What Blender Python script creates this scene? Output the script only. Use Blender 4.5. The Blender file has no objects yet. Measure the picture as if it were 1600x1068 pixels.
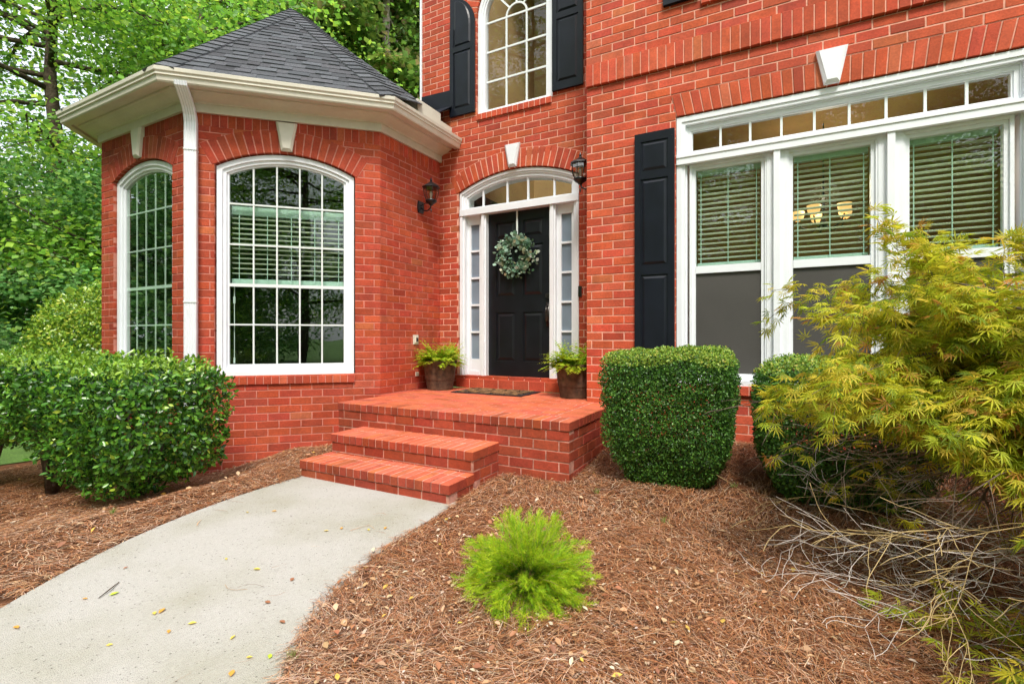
import bpy, math, random
import numpy as np
from math import sin, cos, pi, radians, sqrt, atan2, asin

# ------------------------------------------------------------------ camera, world, sun, exposure
S = bpy.context.scene
COL = S.collection
cam_d = bpy.data.cameras.new('camera'); cam = bpy.data.objects.new('camera', cam_d); COL.objects.link(cam)
cam_d.sensor_width = 36.0; cam_d.lens = 17.28; cam_d.clip_start = 0.05; cam_d.clip_end = 2000
cam_d.shift_y = -0.00375
cam.location = (0, 0, 0); cam.rotation_euler = (radians(90), 0, radians(28.04))
S.camera = cam
SUN_EL, SUN_AZ = radians(56), radians(152)     # azimuth measured clockwise from +Y
W = bpy.data.worlds.new('World'); S.world = W; W.use_nodes = True
wn = W.node_tree; bgn = wn.nodes['Background']
sky = wn.nodes.new('ShaderNodeTexSky'); sky.sky_type = 'NISHITA'; sky.sun_disc = False
sky.sun_elevation = SUN_EL; sky.sun_rotation = SUN_AZ; sky.air_density = 1.0; sky.dust_density = 4.5; sky.ozone_density = 1.0
# bright broken cloud over the blue
wtc = wn.nodes.new('ShaderNodeTexCoord'); wno = wn.nodes.new('ShaderNodeTexNoise'); wno.inputs['Scale'].default_value = 2.2; wno.inputs['Detail'].default_value = 8
wn.links.new(wtc.outputs['Generated'], wno.inputs['Vector'])
wmr = wn.nodes.new('ShaderNodeMapRange'); wmr.inputs[1].default_value = .36; wmr.inputs[2].default_value = .56; wmr.inputs[3].default_value = .35; wmr.inputs[4].default_value = 1
wn.links.new(wno.outputs[0], wmr.inputs[0])
wmx = wn.nodes.new('ShaderNodeMix'); wmx.data_type = 'RGBA'; wmx.inputs[7].default_value = (4.6, 4.75, 5.0, 1)
wn.links.new(wmr.outputs[0], wmx.inputs[0]); wn.links.new(sky.outputs[0], wmx.inputs[6]); wn.links.new(wmx.outputs[2], bgn.inputs[0]); bgn.inputs[1].default_value = 0.15
sd = bpy.data.lights.new('sun', 'SUN'); sd.energy = 1.5; sd.angle = radians(14); sd.color = (1, .95, .87)
so = bpy.data.objects.new('sun', sd); COL.objects.link(so); so.location = (4, -6, 12)
so.rotation_euler = (pi/2 - SUN_EL, 0, pi - SUN_AZ)   # light comes from azimuth SUN_AZ
S.view_settings.view_transform = 'Standard'; S.view_settings.look = 'None'
S.view_settings.exposure = 1.32; S.view_settings.gamma = 1.0
S.render.engine = 'CYCLES'
S.cycles.transparent_max_bounces = 12; S.cycles.max_bounces = 6

R = random.Random(7)
N = np.random.default_rng(11)

# ------------------------------------------------------------------ materials
def mat(name, col=None, rough=.6, attr=False, noise=None, bump=None, metal=0, spec=.5, transl=0, coat=0, emis=None):
    m = bpy.data.materials.new(name); m.use_nodes = True
    nt = m.node_tree; p = nt.nodes['Principled BSDF']; L = nt.links
    p.inputs['Roughness'].default_value = rough; p.inputs['Metallic'].default_value = metal
    p.inputs['Specular IOR Level'].default_value = spec; p.inputs['Coat Weight'].default_value = coat
    tc = nt.nodes.new('ShaderNodeTexCoord')
    if attr:
        a = nt.nodes.new('ShaderNodeAttribute'); a.attribute_name = 'col'; src = a.outputs['Color']
    else:
        c = nt.nodes.new('ShaderNodeRGB'); c.outputs[0].default_value = (*col, 1); src = c.outputs[0]
    for nz in (noise or []):       # (scale, (lo,hi) factor, detail) multiply ; or with colour mix
        sc, lo, hi, det = nz[:4]
        n = nt.nodes.new('ShaderNodeTexNoise'); n.inputs['Scale'].default_value = sc; n.inputs['Detail'].default_value = det
        L.new(tc.outputs['Object'], n.inputs['Vector'])
        mr = nt.nodes.new('ShaderNodeMapRange'); mr.inputs[1].default_value = .3; mr.inputs[2].default_value = .7
        if len(nz) > 4:
            mr.inputs[3].default_value = lo; mr.inputs[4].default_value = hi
            L.new(n.outputs[0], mr.inputs[0])
            mx = nt.nodes.new('ShaderNodeMix'); mx.data_type = 'RGBA'
            L.new(mr.outputs[0], mx.inputs[0]); L.new(src, mx.inputs[6]); mx.inputs[7].default_value = (*nz[4], 1)
            src = mx.outputs[2]
        else:
            mr.inputs[3].default_value = lo; mr.inputs[4].default_value = hi
            L.new(n.outputs[0], mr.inputs[0])
            vm = nt.nodes.new('ShaderNodeVectorMath'); vm.operation = 'SCALE'
            L.new(src, vm.inputs[0]); L.new(mr.outputs[0], vm.inputs['Scale']); src = vm.outputs[0]
    L.new(src, p.inputs['Base Color'])
    if bump:
        sc, st, dist = bump
        n = nt.nodes.new('ShaderNodeTexNoise'); n.inputs['Scale'].default_value = sc; n.inputs['Detail'].default_value = 5
        L.new(tc.outputs['Object'], n.inputs['Vector'])
        b = nt.nodes.new('ShaderNodeBump'); b.inputs['Strength'].default_value = st; b.inputs['Distance'].default_value = dist
        L.new(n.outputs[0], b.inputs['Height']); L.new(b.outputs[0], p.inputs['Normal'])
    if transl:
        out = nt.nodes['Material Output']; t = nt.nodes.new('ShaderNodeBsdfTranslucent'); L.new(src, t.inputs[0])
        ms = nt.nodes.new('ShaderNodeMixShader'); ms.inputs[0].default_value = transl
        L.new(p.outputs[0], ms.inputs[1]); L.new(t.outputs[0], ms.inputs[2]); L.new(ms.outputs[0], out.inputs[0])
    if emis:
        p.inputs['Emission Color'].default_value = (*emis[:3], 1); p.inputs['Emission Strength'].default_value = emis[3]
    return m

def glass_mat(name, tint, refl, rough=.0, wav=0):
    m = bpy.data.materials.new(name); m.use_nodes = True; nt = m.node_tree; L = nt.links
    nt.nodes.remove(nt.nodes['Principled BSDF'])
    out = nt.nodes['Material Output']
    t = nt.nodes.new('ShaderNodeBsdfTransparent'); t.inputs[0].default_value = (*tint, 1)
    g = nt.nodes.new('ShaderNodeBsdfGlossy'); g.inputs['Roughness'].default_value = rough; g.inputs[0].default_value = (.95, 1, .97, 1)
    lw = nt.nodes.new('ShaderNodeLayerWeight'); lw.inputs['Blend'].default_value = .5
    pw = nt.nodes.new('ShaderNodeMath'); pw.operation = 'POWER'; pw.inputs[1].default_value = 4.2; L.new(lw.outputs['Facing'], pw.inputs[0])
    mr = nt.nodes.new('ShaderNodeMapRange'); mr.inputs[3].default_value = refl; mr.inputs[4].default_value = 1
    L.new(pw.outputs[0], mr.inputs[0])
    ms = nt.nodes.new('ShaderNodeMixShader'); L.new(mr.outputs[0], ms.inputs[0]); L.new(t.outputs[0], ms.inputs[1]); L.new(g.outputs[0], ms.inputs[2])
    tc = nt.nodes.new('ShaderNodeTexCoord'); n = nt.nodes.new('ShaderNodeTexNoise'); n.inputs['Scale'].default_value = 1.6
    L.new(tc.outputs['Object'], n.inputs['Vector'])
    b = nt.nodes.new('ShaderNodeBump'); b.inputs['Strength'].default_value = .25; b.inputs['Distance'].default_value = .008 + wav
    L.new(n.outputs[0], b.inputs['Height']); L.new(b.outputs[0], g.inputs['Normal'])
    L.new(ms.outputs[0], out.inputs[0])
    return m

M = {}
M['brick'] = mat('brick', attr=True, rough=.82, noise=[(9, .82, 1.14, 6), (60, .82, 1.12, 5), (.9, .88, 1.06, 3), (2.2, 0, .07, 5, (.62, .25, .18))], bump=(90, .55, .004), spec=.25)
M['mortar_red'] = mat('red_mortar', (.62, .24, .18), .95, noise=[(25, .8, 1.1, 5), (3, .85, 1.05, 4)], bump=(200, .6, .003), spec=.1)
M['mortar'] = mat('mortar', (.76, .40, .30), .95, noise=[(25, .8, 1.1, 5), (3, .85, 1.05, 4)], bump=(200, .6, .003), spec=.1)
M['porch_mortar'] = mat('porch_mortar', (.60, .30, .235), .95, noise=[(14, .5, 1.1, 5)], bump=(160, .6, .003), spec=.1)
M['white'] = mat('white_paint', (.78, .81, .85), .38, noise=[(5, .95, 1.02, 4)])
M['cream'] = mat('cream_paint', (.70, .67, .57), .45, noise=[(3.5, .88, 1.03, 6), (30, .97, 1.02, 3)])
M['vinyl'] = mat('muntin_paint', (.72, .77, .76), .4)
M['black'] = mat('black_paint', (.006, .008, .014), .36, noise=[(8, .8, 1.3, 4)], bump=(70, .12, .002), spec=.3)
M['door'] = mat('door_paint', (.007, .008, .011), .32, noise=[(6, .8, 1.3, 4)], bump=(50, .1, .002), spec=.35)
M['iron'] = mat('black_iron', (.010, .011, .014), .3, bump=(60, .2, .002))
M['dark'] = mat('dark_metal', (.07, .065, .06), .28, metal=.8)
M['shingle'] = mat('shingle', attr=True, rough=.9, noise=[(60, .75, 1.25, 6), (400, .6, 1.4, 2)], bump=(300, .8, .004), spec=.2)
M['glass'] = glass_mat('window_glass', (.89, .95, .90), .06)
M['glass_clear'] = glass_mat('transom_glass', (.90, .92, .90), .03)
M['frost'] = mat('frosted_glass', (.20, .25, .31), .25, noise=[(3, .8, 1.1, 3)], spec=.5)
M['lampglass'] = glass_mat('lamp_glass', (.8, .75, .7), .12)
M['blind'] = mat('blind', (.92, .93, .86), .5, transl=.35)
M['blindrail'] = mat('blind_rail', (.55, .70, .68), .5)
M['screen'] = mat('insect_screen', (.055, .052, .047), .75, noise=[(700, .75, 1.25, 1), (2, .85, 1.15, 3)], spec=.5)
M['room'] = mat('room_paint', (.44, .29, .13), .9, noise=[(1.5, .8, 1.1, 2)])
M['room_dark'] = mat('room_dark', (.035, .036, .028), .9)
M['candle'] = mat('bulb', (.8, .55, .28), .4, emis=(1, .56, .20, .55))
M['bulbglass'] = mat('lamp_bulb', (.85, .82, .74), .15)
M['mulch'] = mat('mulch', (.16, .07, .035), .95, noise=[(30, .4, 1.3, 8), (4, .7, 1.2, 4)], bump=(60, 1, .02), spec=.1)
M['needle'] = mat('needle', attr=True, rough=.6, spec=.3)
M['litter'] = mat('litter', attr=True, rough=.6, transl=.15)
M['leaf'] = mat('leaf', attr=True, rough=.38, transl=.32, spec=.5)
M['leaf_soft'] = mat('leaf_soft', attr=True, rough=.5, transl=.5, spec=.35)
M['leaf_gloss'] = mat('leaf_gloss', attr=True, rough=.27, transl=.25, spec=.55)
M['leaf_box'] = mat('leaf_box', attr=True, rough=.42, transl=.25, spec=.4)
M['bark'] = mat('bark', (.10, .075, .055), .95, noise=[(12, .5, 1.4, 6)], bump=(30, 1, .03), spec=.1)
M['pine_bark'] = mat('pine_bark', (.42, .33, .28), .95, noise=[(8, .5, 1.4, 6)], bump=(18, 1, .04), spec=.1)
M['twig'] = mat('twig', (.62, .56, .52), .7, noise=[(20, .85, 1.15, 3)])
M['maplebark'] = mat('maple_bark', (.14, .10, .075), .8, noise=[(20, .6, 1.3, 3)])
M['oldtwig'] = mat('ochre_twig', (.44, .32, .14), .7, noise=[(20, .7, 1.2, 3)])
M['grass'] = mat('grass', (.13, .25, .045), .9, noise=[(40, .6, 1.3, 6), (3, .8, 1.2, 4)], bump=(200, 1, .02))
M['wood'] = mat('barrel_wood', (.085, .045, .025), .8, noise=[(20, .5, 1.5, 5)], bump=(40, .5, .006))
M['coir'] = mat('coir', (.30, .15, .06), .95, noise=[(16, .12, 1.3, 5), (120, .5, 1.4, 3)], bump=(300, 1, .006))
M['rubber'] = mat('rubber', (.014, .014, .018), .6, bump=(200, .5, .003))
M['soil'] = mat('soil', (.03, .02, .014), 1)
M['beige'] = mat('outlet_plastic', (.66, .62, .52), .4)
M['asphalt'] = mat('asphalt', (.10, .10, .10), .9, noise=[(60, .7, 1.2, 4)])
M['siding'] = mat('siding', (.62, .56, .50), .7, noise=[(2, .9, 1.05, 3)])
M['brass'] = mat('brass', (.55, .45, .28), .35, metal=.8)

def concrete():
    m = bpy.data.materials.new('concrete'); m.use_nodes = True; nt = m.node_tree; L = nt.links; p = nt.nodes['Principled BSDF']
    tc = nt.nodes.new('ShaderNodeTexCoord')
    v = nt.nodes.new('ShaderNodeTexVoronoi'); v.inputs['Scale'].default_value = 190; L.new(tc.outputs['Object'], v.inputs['Vector'])
    cr = nt.nodes.new('ShaderNodeValToRGB'); e = cr.color_ramp.elements
    e[0].position = 0; e[0].color = (.20, .195, .18, 1); e[1].position = 1; e[1].color = (.48, .465, .435, 1)
    x = cr.color_ramp.elements.new(.075); x.color = (.12, .11, .10, 1); x = cr.color_ramp.elements.new(.11); x.color = (.39, .375, .345, 1)
    L.new(v.outputs['Color'], cr.inputs[0])
    n = nt.nodes.new('ShaderNodeTexNoise'); n.inputs['Scale'].default_value = 1.7; n.inputs['Detail'].default_value = 7; L.new(tc.outputs['Object'], n.inputs['Vector'])
    cr2 = nt.nodes.new('ShaderNodeValToRGB'); f = cr2.color_ramp.elements
    f[0].position = .3; f[0].color = (.80, .80, .70, 1); f[1].position = .58; f[1].color = (1, 1, 1, 1)
    L.new(n.outputs[0], cr2.inputs[0])
    mx = nt.nodes.new('ShaderNodeMix'); mx.data_type = 'RGBA'; mx.blend_type = 'MULTIPLY'; mx.inputs[0].default_value = 1
    L.new(cr.outputs[0], mx.inputs[6]); L.new(cr2.outputs[0], mx.inputs[7])
    L.new(mx.outputs[2], p.inputs['Base Color']); p.inputs['Roughness'].default_value = .85
    b = nt.nodes.new('ShaderNodeBump'); b.inputs['Strength'].default_value = .8; b.inputs['Distance'].default_value = .004
    L.new(v.outputs['Distance'], b.inputs['Height']); L.new(b.outputs[0], p.inputs['Normal'])
    return m
M['concrete'] = concrete()

# ------------------------------------------------------------------ mesh builder
class MB:
    def __init__(s): s.v = []; s.f = []; s.m = []; s.c = []
    def add(s, vs, fs, mi=0, col=(1, 1, 1)):
        o = len(s.v); s.v.extend(vs); s.c.extend([col]*len(vs))
        for f in fs: s.f.append([i+o for i in f]); s.m.append(mi)
    def prism(s, P, Q, mi=0, col=(1, 1, 1), caps=True):
        n = len(P); fs = [[i, (i+1) % n, n+(i+1) % n, n+i] for i in range(n)]
        if caps: fs += [list(range(n))[::-1], list(range(n, 2*n))]
        s.add(list(P)+list(Q), fs, mi, col)
    def box(s, x0, x1, y0, y1, z0, z1, mi=0, col=(1, 1, 1)):
        s.prism([(x0, y0, z0), (x1, y0, z0), (x1, y1, z0), (x0, y1, z0)], [(x0, y0, z1), (x1, y0, z1), (x1, y1, z1), (x0, y1, z1)], mi, col)
    def tube(s, pts, rad, seg=8, mi=0, col=(1, 1, 1), flat=1.0):
        pts = [np.array(p, float) for p in pts]; o = len(s.v); n = len(pts)
        ref = np.array([0.12, 0.31, .94])
        for i, p in enumerate(pts):
            d = pts[min(i+1, n-1)]-pts[max(i-1, 0)]; d = d/(np.linalg.norm(d)+1e-9)
            if abs(d@ref) > .95: a = np.cross(d, [1, .1, 0])
            else: a = np.cross(d, ref)
            a /= np.linalg.norm(a); b = np.cross(d, a); r = rad[i] if hasattr(rad, '__len__') else rad
            for k in range(seg):
                t = 2*pi*k/seg; q = p+r*(cos(t)*a+flat*sin(t)*b); s.v.append(tuple(q)); s.c.append(col)
        for i in range(n-1):
            for k in range(seg):
                k2 = (k+1) % seg; s.f.append([o+i*seg+k, o+i*seg+k2, o+(i+1)*seg+k2, o+(i+1)*seg+k]); s.m.append(mi)
        s.f.append([o+k for k in range(seg)][::-1]); s.m.append(mi); s.f.append([o+(n-1)*seg+k for k in range(seg)]); s.m.append(mi)
    def lathe(s, c, prof, seg=24, mi=0, col=(1, 1, 1)):
        o = len(s.v)
        for r, z in prof:
            for k in range(seg):
                t = 2*pi*k/seg; s.v.append((c[0]+r*cos(t), c[1]+r*sin(t), c[2]+z)); s.c.append(col)
        for i in range(len(prof)-1):
            for k in range(seg):
                k2 = (k+1) % seg; s.f.append([o+i*seg+k, o+i*seg+k2, o+(i+1)*seg+k2, o+(i+1)*seg+k]); s.m.append(mi)

def wloc(o):
    x = np.zeros(3)
    while o is not None: x = x+np.array(o.location); o = o.parent
    return x
def mesh_np(name, V, F, mats, parent=None, col=None, mi=None, smooth=False):
    """V (n,3) world coords, F list of faces or (m,k) array"""
    V = np.asarray(V, dtype=np.float64)
    if parent is not None: V = V-wloc(parent)
    me = bpy.data.meshes.new(name)
    if isinstance(F, np.ndarray):
        m, k = F.shape; me.vertices.add(len(V)); me.vertices.foreach_set('co', V.astype(np.float32).ravel())
        me.loops.add(m*k); me.loops.foreach_set('vertex_index', F.astype(np.int32).ravel())
        me.polygons.add(m); me.polygons.foreach_set('loop_start', np.arange(0, m*k, k, dtype=np.int32))
        me.update(calc_edges=True)
    else:
        me.from_pydata([tuple(v) for v in V], [], F); me.update()
    if col is not None:
        a = me.color_attributes.new('col', 'FLOAT_COLOR', 'POINT')
        c = np.ones((len(V), 4), np.float32); c[:, :3] = np.asarray(col, np.float32); a.data.foreach_set('color', c.ravel())
    for x in (mats if isinstance(mats, (list, tuple)) else [mats]): me.materials.append(x)
    if mi is not None: me.polygons.foreach_set('material_index', np.asarray(mi, dtype=np.int32))
    if smooth: me.polygons.foreach_set('use_smooth', np.ones(len(me.polygons), dtype=bool))
    o = bpy.data.objects.new(name, me); COL.objects.link(o)
    if parent is not None: o.parent = parent
    return o
def obj(name, mb, mats, parent=None, smooth=False, label=None):
    o = mesh_np(name, np.array(mb.v), mb.f, mats, parent, np.array(mb.c), mb.m, smooth)
    if label: o['label'] = label
    return o
def tag(o, label=None, cat=None, group=None, kind=None):
    for k, v in (('label', label), ('category', cat), ('group', group), ('kind', kind)):
        if v: o[k] = v
    return o
def thing(name, label, cat, loc, group=None):
    o = bpy.data.objects.new(name, None); o.empty_display_size = .1; COL.objects.link(o); o.location = loc
    return tag(o, label, cat, group)

# wall-local frames: (a along the wall, b height, d outward)
class FR:
    def __init__(s, ox, oy, ux, uy, nx, ny): s.o = (ox, oy); s.u = (ux, uy); s.n = (nx, ny)
    def p(s, a, b, d): return (s.o[0]+a*s.u[0]+d*s.n[0], s.o[1]+a*s.u[1]+d*s.n[1], b)
    def box(s, mb, a0, a1, b0, b1, d0, d1, mi=0, col=(1, 1, 1)):
        mb.prism([s.p(a0, b0, d0), s.p(a1, b0, d0), s.p(a1, b1, d0), s.p(a0, b1, d0)],
                 [s.p(a0, b0, d1), s.p(a1, b0, d1), s.p(a1, b1, d1), s.p(a0, b1, d1)], mi, col)
    def poly(s, mb, pts, d0, d1, mi=0, col=(1, 1, 1)):
        mb.prism([s.p(a, b, d0) for a, b in pts], [s.p(a, b, d1) for a, b in pts], mi, col)
    def band(s, mb, outer, inner, d0, d1, mi=0, closed=False):
        n = len(outer); rng = range(n if closed else n-1)
        for i in rng:
            j = (i+1) % n; s.poly(mb, [outer[i], outer[j], inner[j], inner[i]], d0, d1, mi)
    def cham(s, mb, pts, d0, d1, c=.003, mi=0, col=(1, 1, 1)):   # convex quad with chamfered front
        ca = sum(p[0] for p in pts)/len(pts); cb = sum(p[1] for p in pts)/len(pts)
        ins = []
        for a, b in pts:
            da, db = ca-a, cb-b; ins.append((a+c*(1 if da > 0 else -1), b+c*(1 if db > 0 else -1)))
        n = len(pts)
        vs = [s.p(a, b, d0) for a, b in pts]+[s.p(a, b, d1-c) for a, b in pts]+[s.p(a, b, d1) for a, b in ins]
        fs = [[i, (i+1) % n, n+(i+1) % n, n+i] for i in range(n)]+[[n+i, n+(i+1) % n, 2*n+(i+1) % n, 2*n+i] for i in range(n)]+[list(range(2*n, 3*n))]
        mb.add(vs, fs, mi, col)

MAIN = FR(0, 4.586, 1, 0, 0, -1)
ENTRY = FR(0, 5.2, 1, 0, 0, -1)
BX, BY = -5.15, 2.78; AX, AY = -3.83, 4.10
q = sqrt(.5)
LEFT = FR(0, BY, 1, 0, 0, -1)
CH = FR(BX, BY, q, q, q, -q); CHL = (AX-BX)/q
RIGHT = FR(AX, AY, 0, 1, 1, 0)
RET = FR(-1.615, 5.2, 0, -1, -1, 0)

PITCH, BL, JT = .079, .212, .0098
def bcol(k=1.0, sat=1.0):
    r = R.random(); v = k*R.uniform(.86, 1.12)
    c = (.51*v, .078*v*R.uniform(.85, 1.2), .034*v*R.uniform(.85, 1.2))
    if r < .07: c = tuple(x*.8 for x in c)
    if r > .95: c = (c[0]*1.05, c[1]*1.5, c[2]*1.6)
    return c

def seg_arc(ac, half, spring, rise):
    r = (half*half+rise*rise)/(2*rise); return (ac, spring+rise-r, r)
class Opening:
    def __init__(s, a0, a1, b0, b1, arc=None, ring=0, flat=None): s.a0, s.a1, s.b0, s.b1, s.arc, s.ring, s.flat = a0, a1, b0, b1, arc, ring, flat
    def at(s, b):
        iv = []
        if s.b0 <= b < s.b1: iv.append((s.a0, s.a1))
        if s.arc and b >= s.b1-.02:
            ac, cb, r = s.arc; r2 = r+s.ring*.55
            if b-cb < r2:
                h = sqrt(max(r2*r2-(b-cb)**2, 0)); half = (s.a1-s.a0)/2
                if r > half*1.05: h = min(h, half+max(0, b-s.b1)*half/sqrt(r*r-half*half)-.004)
                iv.append((ac-h, ac+h))
        if s.flat:   # jack arch zone
            f0, f1, sp = s.flat
            if f0 <= b < f1: k = (b-f0)/(f1-f0)*sp; iv.append((s.a0-k, s.a1+k))
        return iv
def cut(lo, hi, ivs):
    out = [(lo, hi)]
    for a, b in ivs:
        nx = []
        for x, y in out:
            if b <= x or a >= y: nx.append((x, y))
            else:
                if a > x: nx.append((x, a))
                if b < y: nx.append((b, y))
        out = nx
    return out
def brick_wall(mb, fr, a0, a1, b0, b1, ops=(), d=0.0, k=1.0, depth=.10, phase=0, zref=-.62):
    c0 = math.floor((b0-zref)/PITCH); c1 = math.ceil((b1-zref)/PITCH)
    for c in range(c0, c1):
        z0 = zref+c*PITCH; lo = max(z0, b0); hi = min(z0+PITCH, b1)
        if hi-lo < .012: continue
        ns = 3
        for j in range(ns):
            s0 = lo+(hi-lo)*j/ns; s1 = lo+(hi-lo)*(j+1)/ns; ivs = [i for o in ops for i in o.at((s0+s1)/2)]
            for x, y in cut(a0, a1, ivs): fr.box(mb, x, y, s0, s1, d-depth, d-.0035, 1)
        ivs = [i for o in ops for i in o.at((lo+hi)/2)]
        off = (phase+(.5 if c % 2 else 0))*BL
        for x, y in cut(a0, a1, ivs):
            n = math.floor((x-off)/BL)
            while n*BL+off < y:
                p0 = max(n*BL+off+JT/2, x+(0 if x > a0 else 0)); p1 = min((n+1)*BL+off-JT/2, y); n += 1
                if p1-p0 < .02: continue
                j = lambda: R.uniform(-.0012, .0012)
                dd = d+R.uniform(-.0015, .0015); q0 = lo+JT/2; q1 = hi-JT/2
                fr.cham(mb, [(p0+j(), q0+j()), (p1+j(), q0+j()), (p1+j(), q1+j()), (p0+j(), q1+j())], d-depth+.004, dd, .0028, 0, bcol(k))
def ring(mb, fr, arc, th0, th1, r0, r1, n, d=.004, depth=.1, k=1.0, skip=None):
    ac, cb, r = arc
    # mortar
    P = lambda t, rr: (ac+rr*sin(t), cb+rr*cos(t))
    ts = [th0+(th1-th0)*i/n for i in range(n+1)]
    for i in range(n):
        fr.poly(mb, [P(ts[i], r0+.001), P(ts[i+1], r0+.001), P(ts[i+1], r1), P(ts[i], r1)], d-depth, d-.0035, 1)
        g = JT*.68/((r0+r1)/2)
        t0 = ts[i]+g; t1 = ts[i+1]-g
        fr.cham(mb, [P(t0, r0), P(t1, r0), P(t1, r1-.004), P(t0, r1-.004)], d-depth, d+R.uniform(-.001, .001), .0025, 0, bcol(k))
def rowlock(mb, fr, a0, a1, b0, b1, d0, d1, pitch=.073, k=1.0):
    n = max(1, round((a1-a0)/pitch)); w = (a1-a0)/n
    fr.box(mb, a0+.002, a1-.002, b0+.003, b1-.003, d0, d1-.005, 1)
    for i in range(n):
        x0 = a0+i*w+JT*.4; x1 = a0+(i+1)*w-JT*.4; j = lambda: R.uniform(-.0015, .0015)
        fr.cham(mb, [(x0, b0+j()), (x1, b0+j()), (x1, b1+j()), (x0, b1+j())], d0, d1+j(), .004, 0, bcol(k))

HOUSE = thing('brick_house', 'red brick house with turret bay, arched windows and black front door', 'house', (-2, 5.2, -1.1))

# ---- openings
WC = .928; W_HALF = .663; W_SP, W_TOP, W_BOT = 1.743, 1.92, -.395
ch_arc = seg_arc(WC, W_HALF+.012, W_SP+.01, W_TOP-W_SP)
ch_open = Opening(WC-W_HALF-.012, WC+W_HALF+.012, W_BOT, W_SP+.02, ch_arc, .24)
LC = -5.985; L_HALF = .585
l_arc = seg_arc(LC, L_HALF+.012, W_SP+.01, .155)
l_open = Opening(LC-L_HALF-.012, LC+L_HALF+.012, W_BOT, W_SP+.02, l_arc, .24)
DC = -2.733; D_HALF = .80
d_arc = seg_arc(DC, D_HALF+.012, 1.845, .19)
d_open = Opening(DC-D_HALF-.012, DC+D_HALF+.012, -.50, 1.86, d_arc, .24)
UC = -2.755; U_HALF = .505
u_arc = (UC, 3.98, U_HALF+.01)
u_open = Opening(UC-U_HALF-.01, UC+U_HALF+.01, 2.775, 4.0, u_arc, .2)
MX0, MX1 = -.771, 1.585
m_open = Opening(MX0-.006, MX1+.006, -.405, 1.985, None, 0, (1.985, 2.19, .045))

def arch_angles(arc, half, extra=0):
    t = asin(min(1, (half+extra)/arc[2])); return -t, t
mb = MB(); brick_wall(mb, LEFT, -6.85, BX, -1.75, 2.13, [l_open], k=.74)  # tree shade on this wall is put into a darker brick tone
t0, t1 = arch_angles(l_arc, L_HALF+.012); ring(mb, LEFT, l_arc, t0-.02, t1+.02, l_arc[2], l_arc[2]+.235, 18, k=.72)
rowlock(mb, LEFT, -6.85, BX, 2.125, 2.25, -.1, .0, .076, k=.72)
rowlock(mb, LEFT, LC-L_HALF-.01, LC+L_HALF+.01, -.475, W_BOT, -.1, .02, k=.8)
obj('wall', mb, [M['brick'], M['mortar_red']], HOUSE)
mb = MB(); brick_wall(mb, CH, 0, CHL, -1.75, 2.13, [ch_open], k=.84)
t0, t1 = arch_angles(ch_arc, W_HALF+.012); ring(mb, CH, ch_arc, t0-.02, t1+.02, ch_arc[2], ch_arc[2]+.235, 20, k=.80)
rowlock(mb, CH, 0, CHL, 2.125, 2.268, -.1, .0, .076, k=.80)
rowlock(mb, CH, WC-W_HALF-.01, WC+W_HALF+.01, -.477, W_BOT, -.1, .022)
obj('wall', mb, [M['brick'], M['mortar_red']], HOUSE)
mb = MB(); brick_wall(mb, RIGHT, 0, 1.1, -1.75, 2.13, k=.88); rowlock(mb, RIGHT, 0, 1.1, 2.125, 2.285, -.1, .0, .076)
obj('wall', mb, [M['brick'], M['mortar_red']], HOUSE)
# far side of the turret, seen only from elsewhere
FL = FR(-6.85, BY, -q, q, -q, -q)
mb = MB(); brick_wall(mb, FL, 0, CHL, -1.75, 2.23, k=.95); obj('wall', mb, [M['brick'], M['mortar_red']], HOUSE)
FW = FR(-6.85-CHL*q, BY+CHL*q, 0, 1, -1, 0)
mb = MB(); brick_wall(mb, FW, 0, 3.5, -1.75, 2.23, k=.95); obj('wall', mb, [M['brick'], M['mortar_red']], HOUSE)
# entry wall
mb = MB(); brick_wall(mb, ENTRY, -4.12, -1.61, -.62, 5.2, [d_open, u_open], phase=.2, k=.9)
t0, t1 = arch_angles(d_arc, D_HALF+.012); ring(mb, ENTRY, d_arc, t0-.015, t1+.015, d_arc[2], d_arc[2]+.225, 24)
ring(mb, ENTRY, u_arc, -pi/2, pi/2, u_arc[2], u_arc[2]+.19, 24)
rowlock(mb, ENTRY, UC-U_HALF, UC+U_HALF, 2.70, 2.775, -.1, .022)
rowlock(mb, ENTRY, DC-D_HALF-.02, DC+D_HALF+.02, -.618, -.505, -.14, .045, .2)
obj('wall', mb, [M['brick'], M['mortar']], HOUSE)
mb = MB(); ENTRY.box(mb, -4.150, -4.122, 1.5, 5.2, -.12, .012); obj('corner_board', mb, M['white'], HOUSE)
mb = MB(); brick_wall(mb, RET, 0, .606, -1.5, 5.2, phase=.4); obj('wall', mb, [M['brick'], M['mortar']], HOUSE)
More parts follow.
